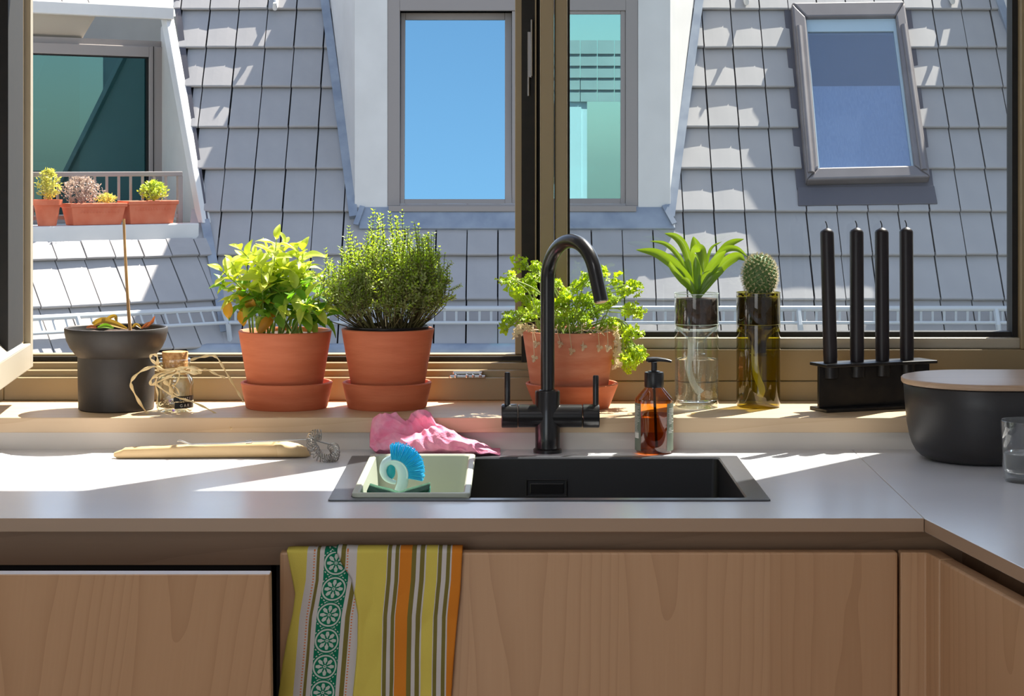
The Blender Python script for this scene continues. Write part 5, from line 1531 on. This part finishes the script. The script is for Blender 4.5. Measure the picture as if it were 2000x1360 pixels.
def orient(p, d, up, roll=0.0):
    M = frame_matrix(p, d, up)
    return M @ Matrix.Rotation(roll, 4, 'Y')

# ---- sage
rg_ = random.Random(21)
sage_me = [mesh_of('leaf', *leaf_geo(1, w, b, f, wave=0.03), m) for w, b, f, m in ((0.48, 0.5, 0.22, M_sage), (0.42, 0.9, 0.3, M_sage), (0.54, 0.2, 0.18, M_sage), (0.52, 0.5, 0.2, M_sagedark))]
yel_me = mesh_of('leaf', *leaf_geo(1, 0.5, 1.1, 0.3, wave=0.05), M_yellow)
tips = [(434, 530), (452, 512), (470, 488), (478, 508), (498, 500), (520, 488), (540, 468), (556, 478), (578, 492), (592, 490), (604, 522), (616, 548), (622, 580), (634, 604), (438, 560), (456, 590), (510, 524), (556, 524), (590, 556), (484, 560), (534, 560), (566, 590), (506, 596), (600, 598), (548, 612), (584, 612), (612, 618), (634, 622), (642, 608), (526, 606), (494, 618), (622, 600)]
nleaf = 0
stem_mb = MB()
for i, (u, v) in enumerate(tips):
    D = sage_c.y + rg_.uniform(-0.055, 0.045)
    if v > 550: D = sage_c.y + rg_.uniform(-0.06, -0.01)
    tip = at(u, v, D)
    a = rg_.uniform(0, 2 * PI); base = sage_c + Vector((0.035 * math.cos(a) + (tip.x - sage_c.x) * 0.25, 0.03 * math.sin(a), 0))
    mid = base.lerp(tip, 0.5) + Vector(((base.x - tip.x) * 0.18, 0, 0.012))
    path = bez([base, mid, tip], 8)
    stem_mb.tube(path, [0.0019 - 0.0011 * k / (len(path) - 1) for k in range(len(path))], 6)
    length = (tip - base).length
    nn = max(3, int(length / 0.019))
    roll = rg_.uniform(0, PI)
    for k in range(nn):
        f = 0.30 + 0.70 * (k + 1) / nn
        q = f * (len(path) - 1); i0 = min(int(q), len(path) - 2)
        p = path[i0].lerp(path[i0 + 1], q - i0); t = (path[i0 + 1] - path[i0]).normalized()
        roll += R(90) + rg_.uniform(-0.3, 0.3)
        side = t.orthogonal().normalized()
        for s in (0, 1):
            out_ = Matrix.Rotation(roll + s * PI, 3, t) @ side
            last = k == nn - 1
            d = (out_ * (0.55 if last else 1.0) + t * (0.9 if last else rg_.uniform(0.2, 0.7)) + Vector((0, 0, 0.12))).normalized()
            L = rg_.uniform(0.028, 0.043) * (0.72 if last else 1.0) * (0.8 if f < 0.45 else 1)
            me_ = sage_me[3] if (v > 545 and rg_.random() < 0.7) or f < 0.5 else rg_.choice(sage_me[:3])
            if u < 520 and f < 0.62 and rg_.random() < 0.35: me_ = yel_me
            inst('leaf', me_, sage, orient(p, d, Vector((0, 0, 1)) - d * 0.2 + Vector((0, -0.3, 0)), rg_.uniform(-0.5, 0.5)), (L, L, L)); nleaf += 1
stem_mb.build('stems', M_sagestem, sage, smooth=60, fix=False)
for (u, v, du, dv) in ((448, 598, -8, 34), (474, 612, -2, 40), (482, 588, 14, 24)):
    p = at(u, v - 10, sage_c.y - 0.04); d = (at(u + du, v + dv, sage_c.y - 0.045) - p)
    inst('leaf', yel_me, sage, orient(p, d, Vector((0, -1, 0.3))), (0.034,) * 3)

# ---- thyme
rg_ = random.Random(33)
stem_mb, low_mb, tip_mb = MB(), MB(), MB()
def tiny_leaf(mb, p, d, up, L, W):
    d = d.normalized(); s = d.cross(up)
    if s.length < 1e-4: s = d.orthogonal()
    s.normalize(); n = s.cross(d)
    a = p + d * L * 0.5 + s * W * 0.5 + n * W * 0.2; b = p + d * L * 0.5 - s * W * 0.5 + n * W * 0.2
    mb.add([p, a, p + d * L, b], [(0, 1, 2), (0, 2, 3)])
for i in range(210):
    a = rg_.uniform(0, 2 * PI); rr = math.sqrt(rg_.random())
    base = thyme_c + Vector((0.052 * rr * math.cos(a), 0.050 * rr * math.sin(a), 0.001))
    a2 = a + rg_.uniform(-0.4, 0.4); r2 = rr ** 0.9 * rg_.uniform(0.7, 1.05)
    hx_t = 0.112 * r2 * math.cos(a2); hy_t = 0.082 * r2 * math.sin(a2)
    hh = (0.178 - 0.066 * r2 ** 2) * rg_.uniform(0.55, 1.02) * (1.0 + 0.10 * (hx_t > -0.02))
    if i % 11 == 0: hh *= 1.06
    tip = thyme_c + Vector((hx_t - 0.010 + 0.006 * rg_.uniform(-1, 1), hy_t, hh))
    mid = base.lerp(tip, 0.5) + Vector((hx_t * 0.18 + rg_.uniform(-0.012, 0.012), hy_t * 0.15 + rg_.uniform(-0.010, 0.010), -0.008))
    path = bez([base, mid, tip], 7)
    stem_mb.tube(path, [0.0009 - 0.0005 * k / (len(path) - 1) for k in range(len(path))], 4)
    L = (tip - base).length; nn = int(L / 0.0050); roll = rg_.uniform(0, PI)
    for k in range(nn):
        f = (k + 1) / nn
        if f < 0.26 or (f < 0.42 and rg_.random() < 0.45): continue
        q = f * (len(path) - 1); i0 = min(int(q), len(path) - 2)
        p = path[i0].lerp(path[i0 + 1], q - i0); t = (path[i0 + 1] - path[i0]).normalized()
        roll += R(90) + rg_.uniform(-0.5, 0.5); side = t.orthogonal().normalized()
        for s in (0, 1):
            o_ = Matrix.Rotation(roll + s * PI, 3, t) @ side
            top_ = f > 0.82
            l_ = rg_.uniform(0.0056, 0.0086) * (0.85 if top_ else 1)
            tiny_leaf(tip_mb if f > 0.72 else low_mb, p, o_ + t * rg_.uniform(0.3, 0.9), t + Vector((rg_.uniform(-.5, .5), rg_.uniform(-.5, .5), 0.3)), l_, l_ * 0.56)
    # side shoots
    for fs_ in (0.4, 0.55, 0.72):
        q = path[int(len(path) * fs_)]; d = Vector((rg_.uniform(-1, 1), rg_.uniform(-1, 1), rg_.uniform(0.3, 1.1))).normalized() * rg_.uniform(0.014, 0.030)
        stem_mb.tube([q, q + d], 0.0005, 4)
        for k in range(7):
            p = q + d * (k + 1) / 7
            for s in (0, 1):
                o_ = Matrix.Rotation(k * R(90) + s * PI, 3, d.normalized()) @ d.orthogonal().normalized()
                tiny_leaf(low_mb if rg_.random() < 0.75 else tip_mb, p, o_ + d.normalized() * 0.6, d, 0.0070, 0.0042)
stem_mb.build('stems', M_thymestem, thyme, kind='stuff', fix=False)
low_mb.build('lower_leaves', M_thyme, thyme, kind='stuff', fix=False)
tip_mb.build('tip_leaves', M_thymetip, thyme, kind='stuff', fix=False)
zr = thyme_c.z
MB().lathe([(0.060, zr - 0.001), (0.0655, zr + 0.001), (0.0662, zr + 0.0068), (0.0648, zr + 0.0072), (0.0635, zr + 0.001)], (thyme_c.x, thyme_c.y, 0), 56).build('inner_pot', M_blackplastic, thyme, smooth=40)

# ---- parsley
rg_ = random.Random(8)
def curly(seed, nr=4, ns=24):
    q = random.Random(seed); vs, fs = [(0, 0, 0)], []
    ph = [q.uniform(0, 6) for _ in range(4)]
    for i in range(1, nr + 1):
        r = i / nr
        for k in range(ns):
            a = 2 * PI * k / ns
            lob = 0.78 + 0.22 * math.cos(3 * a + ph[0]) + 0.10 * math.cos(7 * a + ph[1])
            z = 0.34 * r ** 1.5 * math.sin(8 * a + ph[2]) + 0.22 * r * math.sin(5 * a + ph[3]) - 0.15 * r * r
            vs.append((r * lob * math.cos(a), r * lob * math.sin(a), z))
    for k in range(ns): fs.append((0, 1 + k, 1 + (k + 1) % ns))
    for i in range(nr - 1):
        for k in range(ns):
            a, b = 1 + i * ns + k, 1 + i * ns + (k + 1) % ns
            fs.append((a, a + ns, b + ns, b))
    return vs, fs
def curl_cluster(seed):
    q = random.Random(seed * 31); V, Fc = [], []
    for i in range(6):
        a = 2 * PI * i / 5 + q.uniform(-0.3, 0.3); r = 0.0 if i == 5 else q.uniform(0.5, 0.75)
        vs, fs = curly(seed * 7 + i, 3, 16)
        s = q.uniform(0.36, 0.5)
        M = Matrix.Translation((r * math.cos(a), r * math.sin(a), 0.25 if i == 5 else q.uniform(-0.2, 0.2))) @ Euler((q.uniform(-0.8, 0.8), q.uniform(-0.8, 0.8), q.uniform(0, 6))).to_matrix().to_4x4() @ Matrix.Scale(s, 4)
        k = len(V); V += [tuple(M @ Vector(p)) for p in vs]; Fc += [tuple(k + x for x in f) for f in fs]
    return V, Fc
pme = [mesh_of('leaf', *curl_cluster(s), M_pars, smooth=True) for s in (1, 2, 3)]
pdk = [mesh_of('leaf', *curl_cluster(s), M_parsdark, smooth=True) for s in (4, 5)]
ppale = mesh_of('leaf', *curly(6), M_pale, smooth=False)
heads = [(1020, 514), (1040, 527), (990, 541), (1005, 548), (1024, 548), (1044, 546), (1004, 566), (1028, 566), (1048, 562), (1022, 584), (1046, 588), (992, 622), (986, 638), (1012, 616), (1036, 604), (1038, 622), (1056, 604),
         (1092, 560), (1110, 574), (1126, 556), (1140, 550), (1096, 582), (1086, 598), (1170, 526), (1174, 540), (1128, 580), (1106, 600), (1150, 592), (1190, 576), (1212, 548), (1226, 556), (1234, 564), (1222, 574), (1202, 592), (1220, 602), (1234, 612), (1246, 604), (1180, 602), (1166, 616), (1196, 622), (1086, 616), (1120, 612), (1142, 622), (1100, 628), (1186, 588), (1160, 576),
         (1216, 650), (1236, 652), (1224, 668), (1240, 684), (1226, 694), (1236, 704), (1214, 702), (1246, 690), (1222, 712)]
stem_mb = MB()
for (u, v) in heads:
    droop = v > 640 and u > 1200
    D = pars_c.y + (rg_.uniform(-0.03, 0.03) if droop else rg_.uniform(-0.07, 0.055))
    if v < 560 and u < 1060: D = pars_c.y + rg_.uniform(-0.05, 0.02)
    D = min(D, 3.555)
    h = at(u, v, D)
    a = rg_.uniform(0, 2 * PI); base = pars_c + Vector((0.03 * math.cos(a) + (h.x - pars_c.x) * 0.25, 0.03 * math.sin(a), 0))
    if droop: mid = Vector((pars_c.x + 0.078, D, pars_c.z + 0.022))
    else: mid = base.lerp(h, 0.55) + Vector((-(h.x - base.x) * 0.15, 0, 0.014))
    path = bez([base, mid, h], 7)
    stem_mb.tube(path, 0.0010, 5)
    for k in range(rg_.choice((3, 3, 4))):
        off = Vector((rg_.uniform(-1, 1), rg_.uniform(-0.8, 0.8), rg_.uniform(-0.8, 0.8))) * 0.0105
        n_ = Vector((rg_.uniform(-0.8, 0.8), rg_.uniform(-1.1, 0.2), rg_.uniform(0.2, 1.0)))
        s_ = rg_.uniform(0.0100, 0.0140)
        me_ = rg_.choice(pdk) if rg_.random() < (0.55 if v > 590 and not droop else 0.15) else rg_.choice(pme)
        M = frame_matrix(h + off, n_.orthogonal(), n_)
        inst('leaf', me_, pars, M, (s_, s_, s_))
        stem_mb.tube([path[-3], h + off], 0.0006, 4)
stem_mb.build('stems', M_parsstem, pars, smooth=60, fix=False)
mb = MB()
rq = random.Random(4)
for i in range(70):
    a = rq.uniform(0, 2 * PI)
    rim_ = pars_c + Vector((0.066 * math.cos(a), 0.066 * math.sin(a), 0.006))
    d = Vector((math.cos(a + rq.uniform(-.8, .8)), math.sin(a), rq.uniform(-0.5, 0.7))) * rq.uniform(0.008, 0.02)
    if rim_.x + d.x > pars_c.x + 0.03 or rq.random() < 0.5: mb.tube([rim_ - d * 0.5, rim_ + d * 0.4 + Vector((0, 0, 0.003)), rim_ + d], 0.0007, 4)
mb.build('dried_stalks', M_pale, pars, kind='stuff', fix=False)
for (u, v, u0) in ((1095, 672, 1088), (1117, 686, 1112), (1140, 678, 1136), (1171, 680, 1168), (1188, 680, 1186), (1044, 700, 1040), (1048, 672, 1042)):
    D = 3.486 - 0.0755 + abs(u - 1112) / 90 * 0.022
    h = at(u, v, D - 0.003); r0 = at(u0, 646, D - 0.001)
    s_ = 0.0062
    o = inst('dried_head', ppale, pars, frame_matrix(h, Vector((0.3, 0.2, 1)), Vector((0.2, -1, 0.2))), (s_, s_ * 1.1, s_))
    MB().tube(bez([at(u0, 634, D + 0.012), r0, h], 4), 0.0006, 4).build('thread', M_pale, pars, fix=False)
for (u, v) in ((1008, 650), (1016, 642), (1202, 650), (1196, 640), (1208, 672), (1204, 690), (1030, 640), (1206, 712)):
    h = at(u, v, pars_c.y - 0.03)
    inst('dried_leaf', ppale, pars, frame_matrix(h, Vector((rq.uniform(-1, 1), 0.2, 1)), Vector((rq.uniform(-1, 1), -1, 0.5))), (0.009, 0.012, 0.009))

# ---- strap leaved plant in the clear planter
def strap(pts, W, name='leaf', curl=0.42, par=gp1, m=None):
    ps = bez([at(u, v, D1 - d) for u, v, d in pts], 8)
    n = len(ps); vs, fs = [], []
    for i, p in enumerate(ps):
        t = (ps[min(i + 1, n - 1)] - ps[max(i - 1, 0)]).normalized()
        f = i / (n - 1)
        w = W / 2 * (0.42 + 0.58 * math.sin(min(1, f / 0.55) * PI / 2)) if f < 0.55 else W / 2 * math.cos((f - 0.55) / 0.45 * PI / 2) ** 0.75
        w = max(w, 0.0002)
        view = Vector((0, -1, 0.25)); s = t.cross(view)
        if s.length < 0.05: s = Vector((1, 0, 0))
        s.normalize(); nr_ = s.cross(t)
        for k in (-1, -0.5, 0, 0.5, 1): vs.append(p + s * w * k - nr_ * (1 - abs(k)) * w * curl)
    for i in range(n - 1):
        for k in range(4):
            a = i * 5 + k; fs.append((a, a + 1, a + 6, a + 5))
    return MB().add(vs, fs).build(name, m or M_strap, par, smooth=60, fix=False)
K = 0.00083
B_ = (1360, 580)
strap([(1357, 580, 0.0), (1343, 545, 0.004), (1312, 514, 0.012), (1280, 494, 0.018), (1242, 488, 0.022)], 21 * K)
strap([(1358, 578, -0.01), (1342, 530, -0.012), (1320, 494, -0.018), (1298, 476, -0.022), (1269, 471, -0.026)], 10 * K)
strap([(1359, 575, -0.008), (1348, 520, -0.012), (1336, 482, -0.014), (1320, 463, -0.018), (1298, 456, -0.022)], 17 * K)
strap([(1360, 575, -0.012), (1362, 520, -0.022), (1360, 488, -0.028), (1354, 462, -0.034)], 27 * K)
strap([(1360, 575, 0.004), (1360, 525, 0.014), (1360, 496, 0.026), (1366, 488, 0.036), (1372, 506, 0.046), (1374, 533, 0.050)], 24 * K)
strap([(1361, 578, 0.004), (1362, 545, 0.010), (1361, 520, 0.014), (1359, 500, 0.018)], 16 * K)
strap([(1364, 575, 0.0), (1378, 530, -0.008), (1384, 498, -0.012), (1392, 482, -0.014), (1410, 472, -0.016)], 6 * K)
strap([(1364, 578, 0.004), (1380, 540, 0.010), (1400, 508, 0.016), (1418, 490, 0.020)], 19 * K)
strap([(1364, 576, -0.010), (1390, 520, -0.016), (1414, 486, -0.020), (1432, 473, -0.024), (1453, 467, -0.026)], 15 * K)
strap([(1366, 576, -0.004), (1392, 515, -0.008), (1415, 489, -0.008), (1438, 486, -0.008), (1460, 501, -0.006)], 13 * K)
strap([(1365, 580, 0.002), (1390, 545, 0.008), (1415, 515, 0.014), (1440, 501, 0.020), (1455, 509, 0.024)], 21 * K)
strap([(1357, 578, -0.002), (1340, 545, -0.004), (1322, 518, -0.006), (1306, 496, -0.010)], 18 * K)
strap([(1358, 580, 0.006), (1344, 560, 0.010), (1330, 545, 0.014), (1312, 522, 0.022), (1308, 510, 0.026)], 13 * K)
strap([(1364, 580, 0.006), (1378, 562, 0.010), (1394, 543, 0.014), (1414, 530, 0.020)], 14 * K)
strap([(1362, 580, 0.008), (1352, 560, 0.014), (1340, 548, 0.020), (1330, 544, 0.024)], 12 * K)
strap([(1366, 578, -0.004), (1386, 548, -0.010), (1404, 520, -0.016), (1420, 505, -0.022)], 13 * K)
MB().tube([at(1361, 596, D1), at(1361, 580, D1), at(1361, 566, D1)], [0.0075, 0.0068, 0.0055], 14).build('stem', M_strap, gp1, smooth=60)

# ---- cactus
ccx, cD = hx2 + 0.0025, 3.490
cz0, ch, crr = hz(579), hz(499) - hz(579), 0.0258
mb, sp2 = MB(), MB()
mb.lathe([(0, cz0 - 0.004)] + [(crr * 0.95 * math.sin(math.acos(max(-1, min(1, 1 - 2 * t)))) ** 0.85, cz0 + ch * t) for t in [0.02, 0.06, 0.12, 0.2, 0.3, 0.4, 0.5, 0.6, 0.7, 0.8, 0.88, 0.94, 0.98]] + [(0, cz0 + ch)], (ccx, cD, 0), 36)
rq = random.Random(2)
for i in range(230):
    t = (i + 0.5) / 230; cz_ = 1 - 2 * t
    a = i * 2.39996
    rr = math.sin(math.acos(cz_)) ** 0.85
    nrm = Vector((math.cos(a) * rr, math.sin(a) * rr, cz_ * 0.8)).normalized()
    p = Vector((ccx + crr * rr * math.cos(a), cD + crr * rr * math.sin(a), cz0 + ch * (1 - t) ))
    mb.tube([p - nrm * 0.002, p + nrm * 0.0008, p + nrm * 0.0022], [0.0026, 0.0022, 0.0006], 6)
    for k in range(9):
        d = (nrm + Vector((rq.uniform(-1, 1), rq.uniform(-1, 1), rq.uniform(-1, 1))) * 0.9).normalized()
        q = p + nrm * 0.002
        sp2.tube([q, q + d * rq.uniform(0.003, 0.0062)], [0.00030, 0.00010], 3, caps=False)
mb.build('cactus_body', M_cactus, gp2, smooth=50, fix=False)
sp2.build('spines', M_spine, gp2, kind='stuff', fix=False)
mb = MB()
for i in range(26):
    a = rq.uniform(0, 2 * PI); rr = rq.uniform(0.02, 0.033)
    p = Vector((hx2 + rr * math.cos(a), 3.49 + rr * math.sin(a), hz(577) + rq.uniform(0, 0.003)))
    mb.lathe([(0, -0.002), (0.0016, -0.001), (0.002, 0.0), (0.0012, 0.0015), (0, 0.0018)], p, 6)
mb.build('soil_crumbs', M_soil, gp2, kind='stuff', fix=False)

# ---- withered leaves in the black pot
def lay_leaf(pts, W, m, name='withered_leaf', curl=0.5):
    ps = bez([at(u, v, DB - d) for u, v, d in pts], 6)
    n = len(ps); vs, fs = [], []
    for i, p in enumerate(ps):
        t = (ps[min(i + 1, n - 1)] - ps[max(i - 1, 0)]).normalized(); f = i / (n - 1)
        w = max(W / 2 * math.sin(PI * (0.06 + 0.9 * f)) ** 0.7, 0.0003)
        s = t.cross(Vector((0, -0.75, 0.65))).normalized(); nr_ = s.cross(t)
        for k in (-1, -0.5, 0, 0.5, 1): vs.append(p + s * w * k - nr_ * (1 - abs(k)) * w * curl)
    for i in range(n - 1):
        for k in range(4):
            a = i * 5 + k; fs.append((a, a + 1, a + 6, a + 5))
    return MB().add(vs, fs).build(name, m, bp, smooth=60, fix=False)
lay_leaf([(182, 636, 0.03), (200, 628, 0.034), (222, 632, 0.036), (248, 642, 0.04)], 0.013, M_deadleaf)
lay_leaf([(180, 632, 0.02), (192, 627, 0.02), (206, 625, 0.02), (220, 627, 0.02)], 0.011, M_deadleaf)
lay_leaf([(205, 634, 0.01), (212, 622, 0.01), (224, 618, 0.012), (228, 628, 0.014)], 0.008, M_deadleaf)
lay_leaf([(190, 640, 0.045), (205, 636, 0.05), (222, 641, 0.052)], 0.009, M_sagedark)
lay_leaf([(276, 642, 0.02), (286, 634, 0.02), (296, 630, 0.02), (302, 618, 0.02)], 0.007, M_brownleaf)
lay_leaf([(282, 640, 0.03), (290, 636, 0.03), (300, 622, 0.03)], 0.005, M_brownleaf)
lay_leaf([(168, 640, 0.03), (178, 638, 0.034), (190, 641, 0.04)], 0.006, M_brownleaf)
lay_leaf([(258, 640, 0.05), (266, 634, 0.05), (276, 641, 0.05)], 0.006, M_deadleaf)

# ------------------------------------------------------------------ planters on the far window ledge
M_variegated = leaf_mat('variegated_leaf', S(190, 190, 90), S(226, 216, 130), S(200, 200, 80), share=0.4)
M_silver = leaf_mat('pale_dry_flower', S(196, 176, 164), S(170, 146, 136), S(200, 180, 160), share=0.3)
M_farlime = leaf_mat('lime_leaf', S(150, 178, 60), S(190, 200, 90), S(190, 210, 60), share=0.4)
M_terrabright = mat('bright_terracotta', S(206, 104, 70), 0.75, c2=S(216, 124, 90), scale=8)
def far_pos(u, b): return left_at(u, 430, b)[1]
bO = 0.02
def bush(root, c, rx, ry, h, n, L, m, seed, name='leaf_clump', up=0.6):
    q = random.Random(seed); mb = MB()
    for i in range(n):
        a, rr = q.uniform(0, 2 * PI), math.sqrt(q.random())
        zz = q.random() ** 0.8
        k = math.sin(PI * (0.18 + 0.72 * zz))
        p = c + exL * (rx * rr * k * math.cos(a)) + bkL * (ry * rr * k * math.sin(a)) + Vector((0, 0, h * zz))
        d = Vector((q.uniform(-1, 1), q.uniform(-1, 1), q.uniform(-0.3, 1) * up + 0.2))
        tiny_leaf(mb, p, d, Vector((q.uniform(-1, 1), q.uniform(-1, 1), 1)), L * q.uniform(0.7, 1.3), L * 0.55)
    for i in range(10):
        a = q.uniform(0, 2 * PI); mb.tube([c + Vector((0, 0, -0.02)), c + exL * (rx * 0.5 * math.cos(a)) + bkL * (ry * 0.5 * math.sin(a)) + Vector((0, 0, h * 0.8))], 0.004, 4)
    return mb.build(name, m, root, kind='stuff', fix=False)
# round pot
a_ = far_pos(92, bO)
pt = thing('potted_plant', 'round bright terracotta pot of variegated foliage on the far ledge', 'potted plant', leftp(a_, bO, ZF + 0.002))
c_ = leftp(a_, bO, 0); zt_ = left_at(92, 390, bO)[0].z
MB().lathe([(0, ZF + 0.002), (0.083, ZF + 0.002), (0.118, zt_ - 0.05), (0.135, zt_ - 0.05), (0.140, zt_), (0.128, zt_), (0.122, zt_ - 0.02), (0, zt_ - 0.02)], (c_.x, c_.y, 0), 32).build('pot', M_terrabright, pt, smooth=40)
bush(pt, leftp(a_ + 0.015, bO, zt_), 0.115, 0.115, 0.27, 520, 0.036, M_variegated, 3)
# troughs
def trough(u0, u1, vtop, label, grow):
    a0, a1 = far_pos(u0, bO), far_pos(u1, bO)
    am = (a0 + a1) / 2; zt_ = left_at((u0 + u1) / 2, vtop, bO)[0].z
    t = thing('planter_box', label, 'planter', leftp(am, bO, ZF + 0.002))
    hw = (a1 - a0) / 2
    def rg(z, f, d, ins=0.0): return [leftp(am + sx * (hw * f - ins), bO + sy * (d - ins), z) for sx, sy in ((-1, -1), (1, -1), (1, 1), (-1, 1))]
    MB().loft([rg(ZF + 0.002, 0.84, 0.075), rg(zt_ - 0.035, 0.95, 0.10), rg(zt_ - 0.035, 1.0, 0.112), rg(zt_, 1.0, 0.114), rg(zt_, 1.0, 0.114, 0.02), rg(zt_ - 0.03, 0.97, 0.11, 0.02)]).build('trough', M_terrabright, t, bevel=0.006)
    lines = MB()
    for i in range(14):
        f = -0.78 + 1.56 * i / 13
        lines.lathe([(0.0, -0.004), (0.012, -0.003), (0.016, 0.002), (0.0, 0.004)], leftp(am + hw * 0.9 * f, bO - 0.094, zt_ - 0.075), 8, Matrix.Rotation(R(90), 4, 'X'))
    lines.build('relief_band', M_terrabright, t, fix=False)
    grow(t, am, hw, zt_)
def g1(t, am, hw, z):
    bush(t, leftp(am - hw * 0.42, bO, z), 0.22, 0.13, 0.235, 900, 0.030, M_silver, 5, 'dry_flower_clump', 0.8)
    bush(t, leftp(am + hw * 0.45, bO, z), 0.12, 0.10, 0.075, 220, 0.028, M_variegated, 6)
def g2(t, am, hw, z): bush(t, leftp(am + hw * 0.22, bO, z), 0.15, 0.12, 0.17, 420, 0.040, M_farlime, 8)
trough(127, 238, 397, 'terracotta trough with dry pinkish flowers on the far ledge', g1)
trough(240, 338, 392, 'terracotta trough with a lime green tuft on the far ledge', g2)
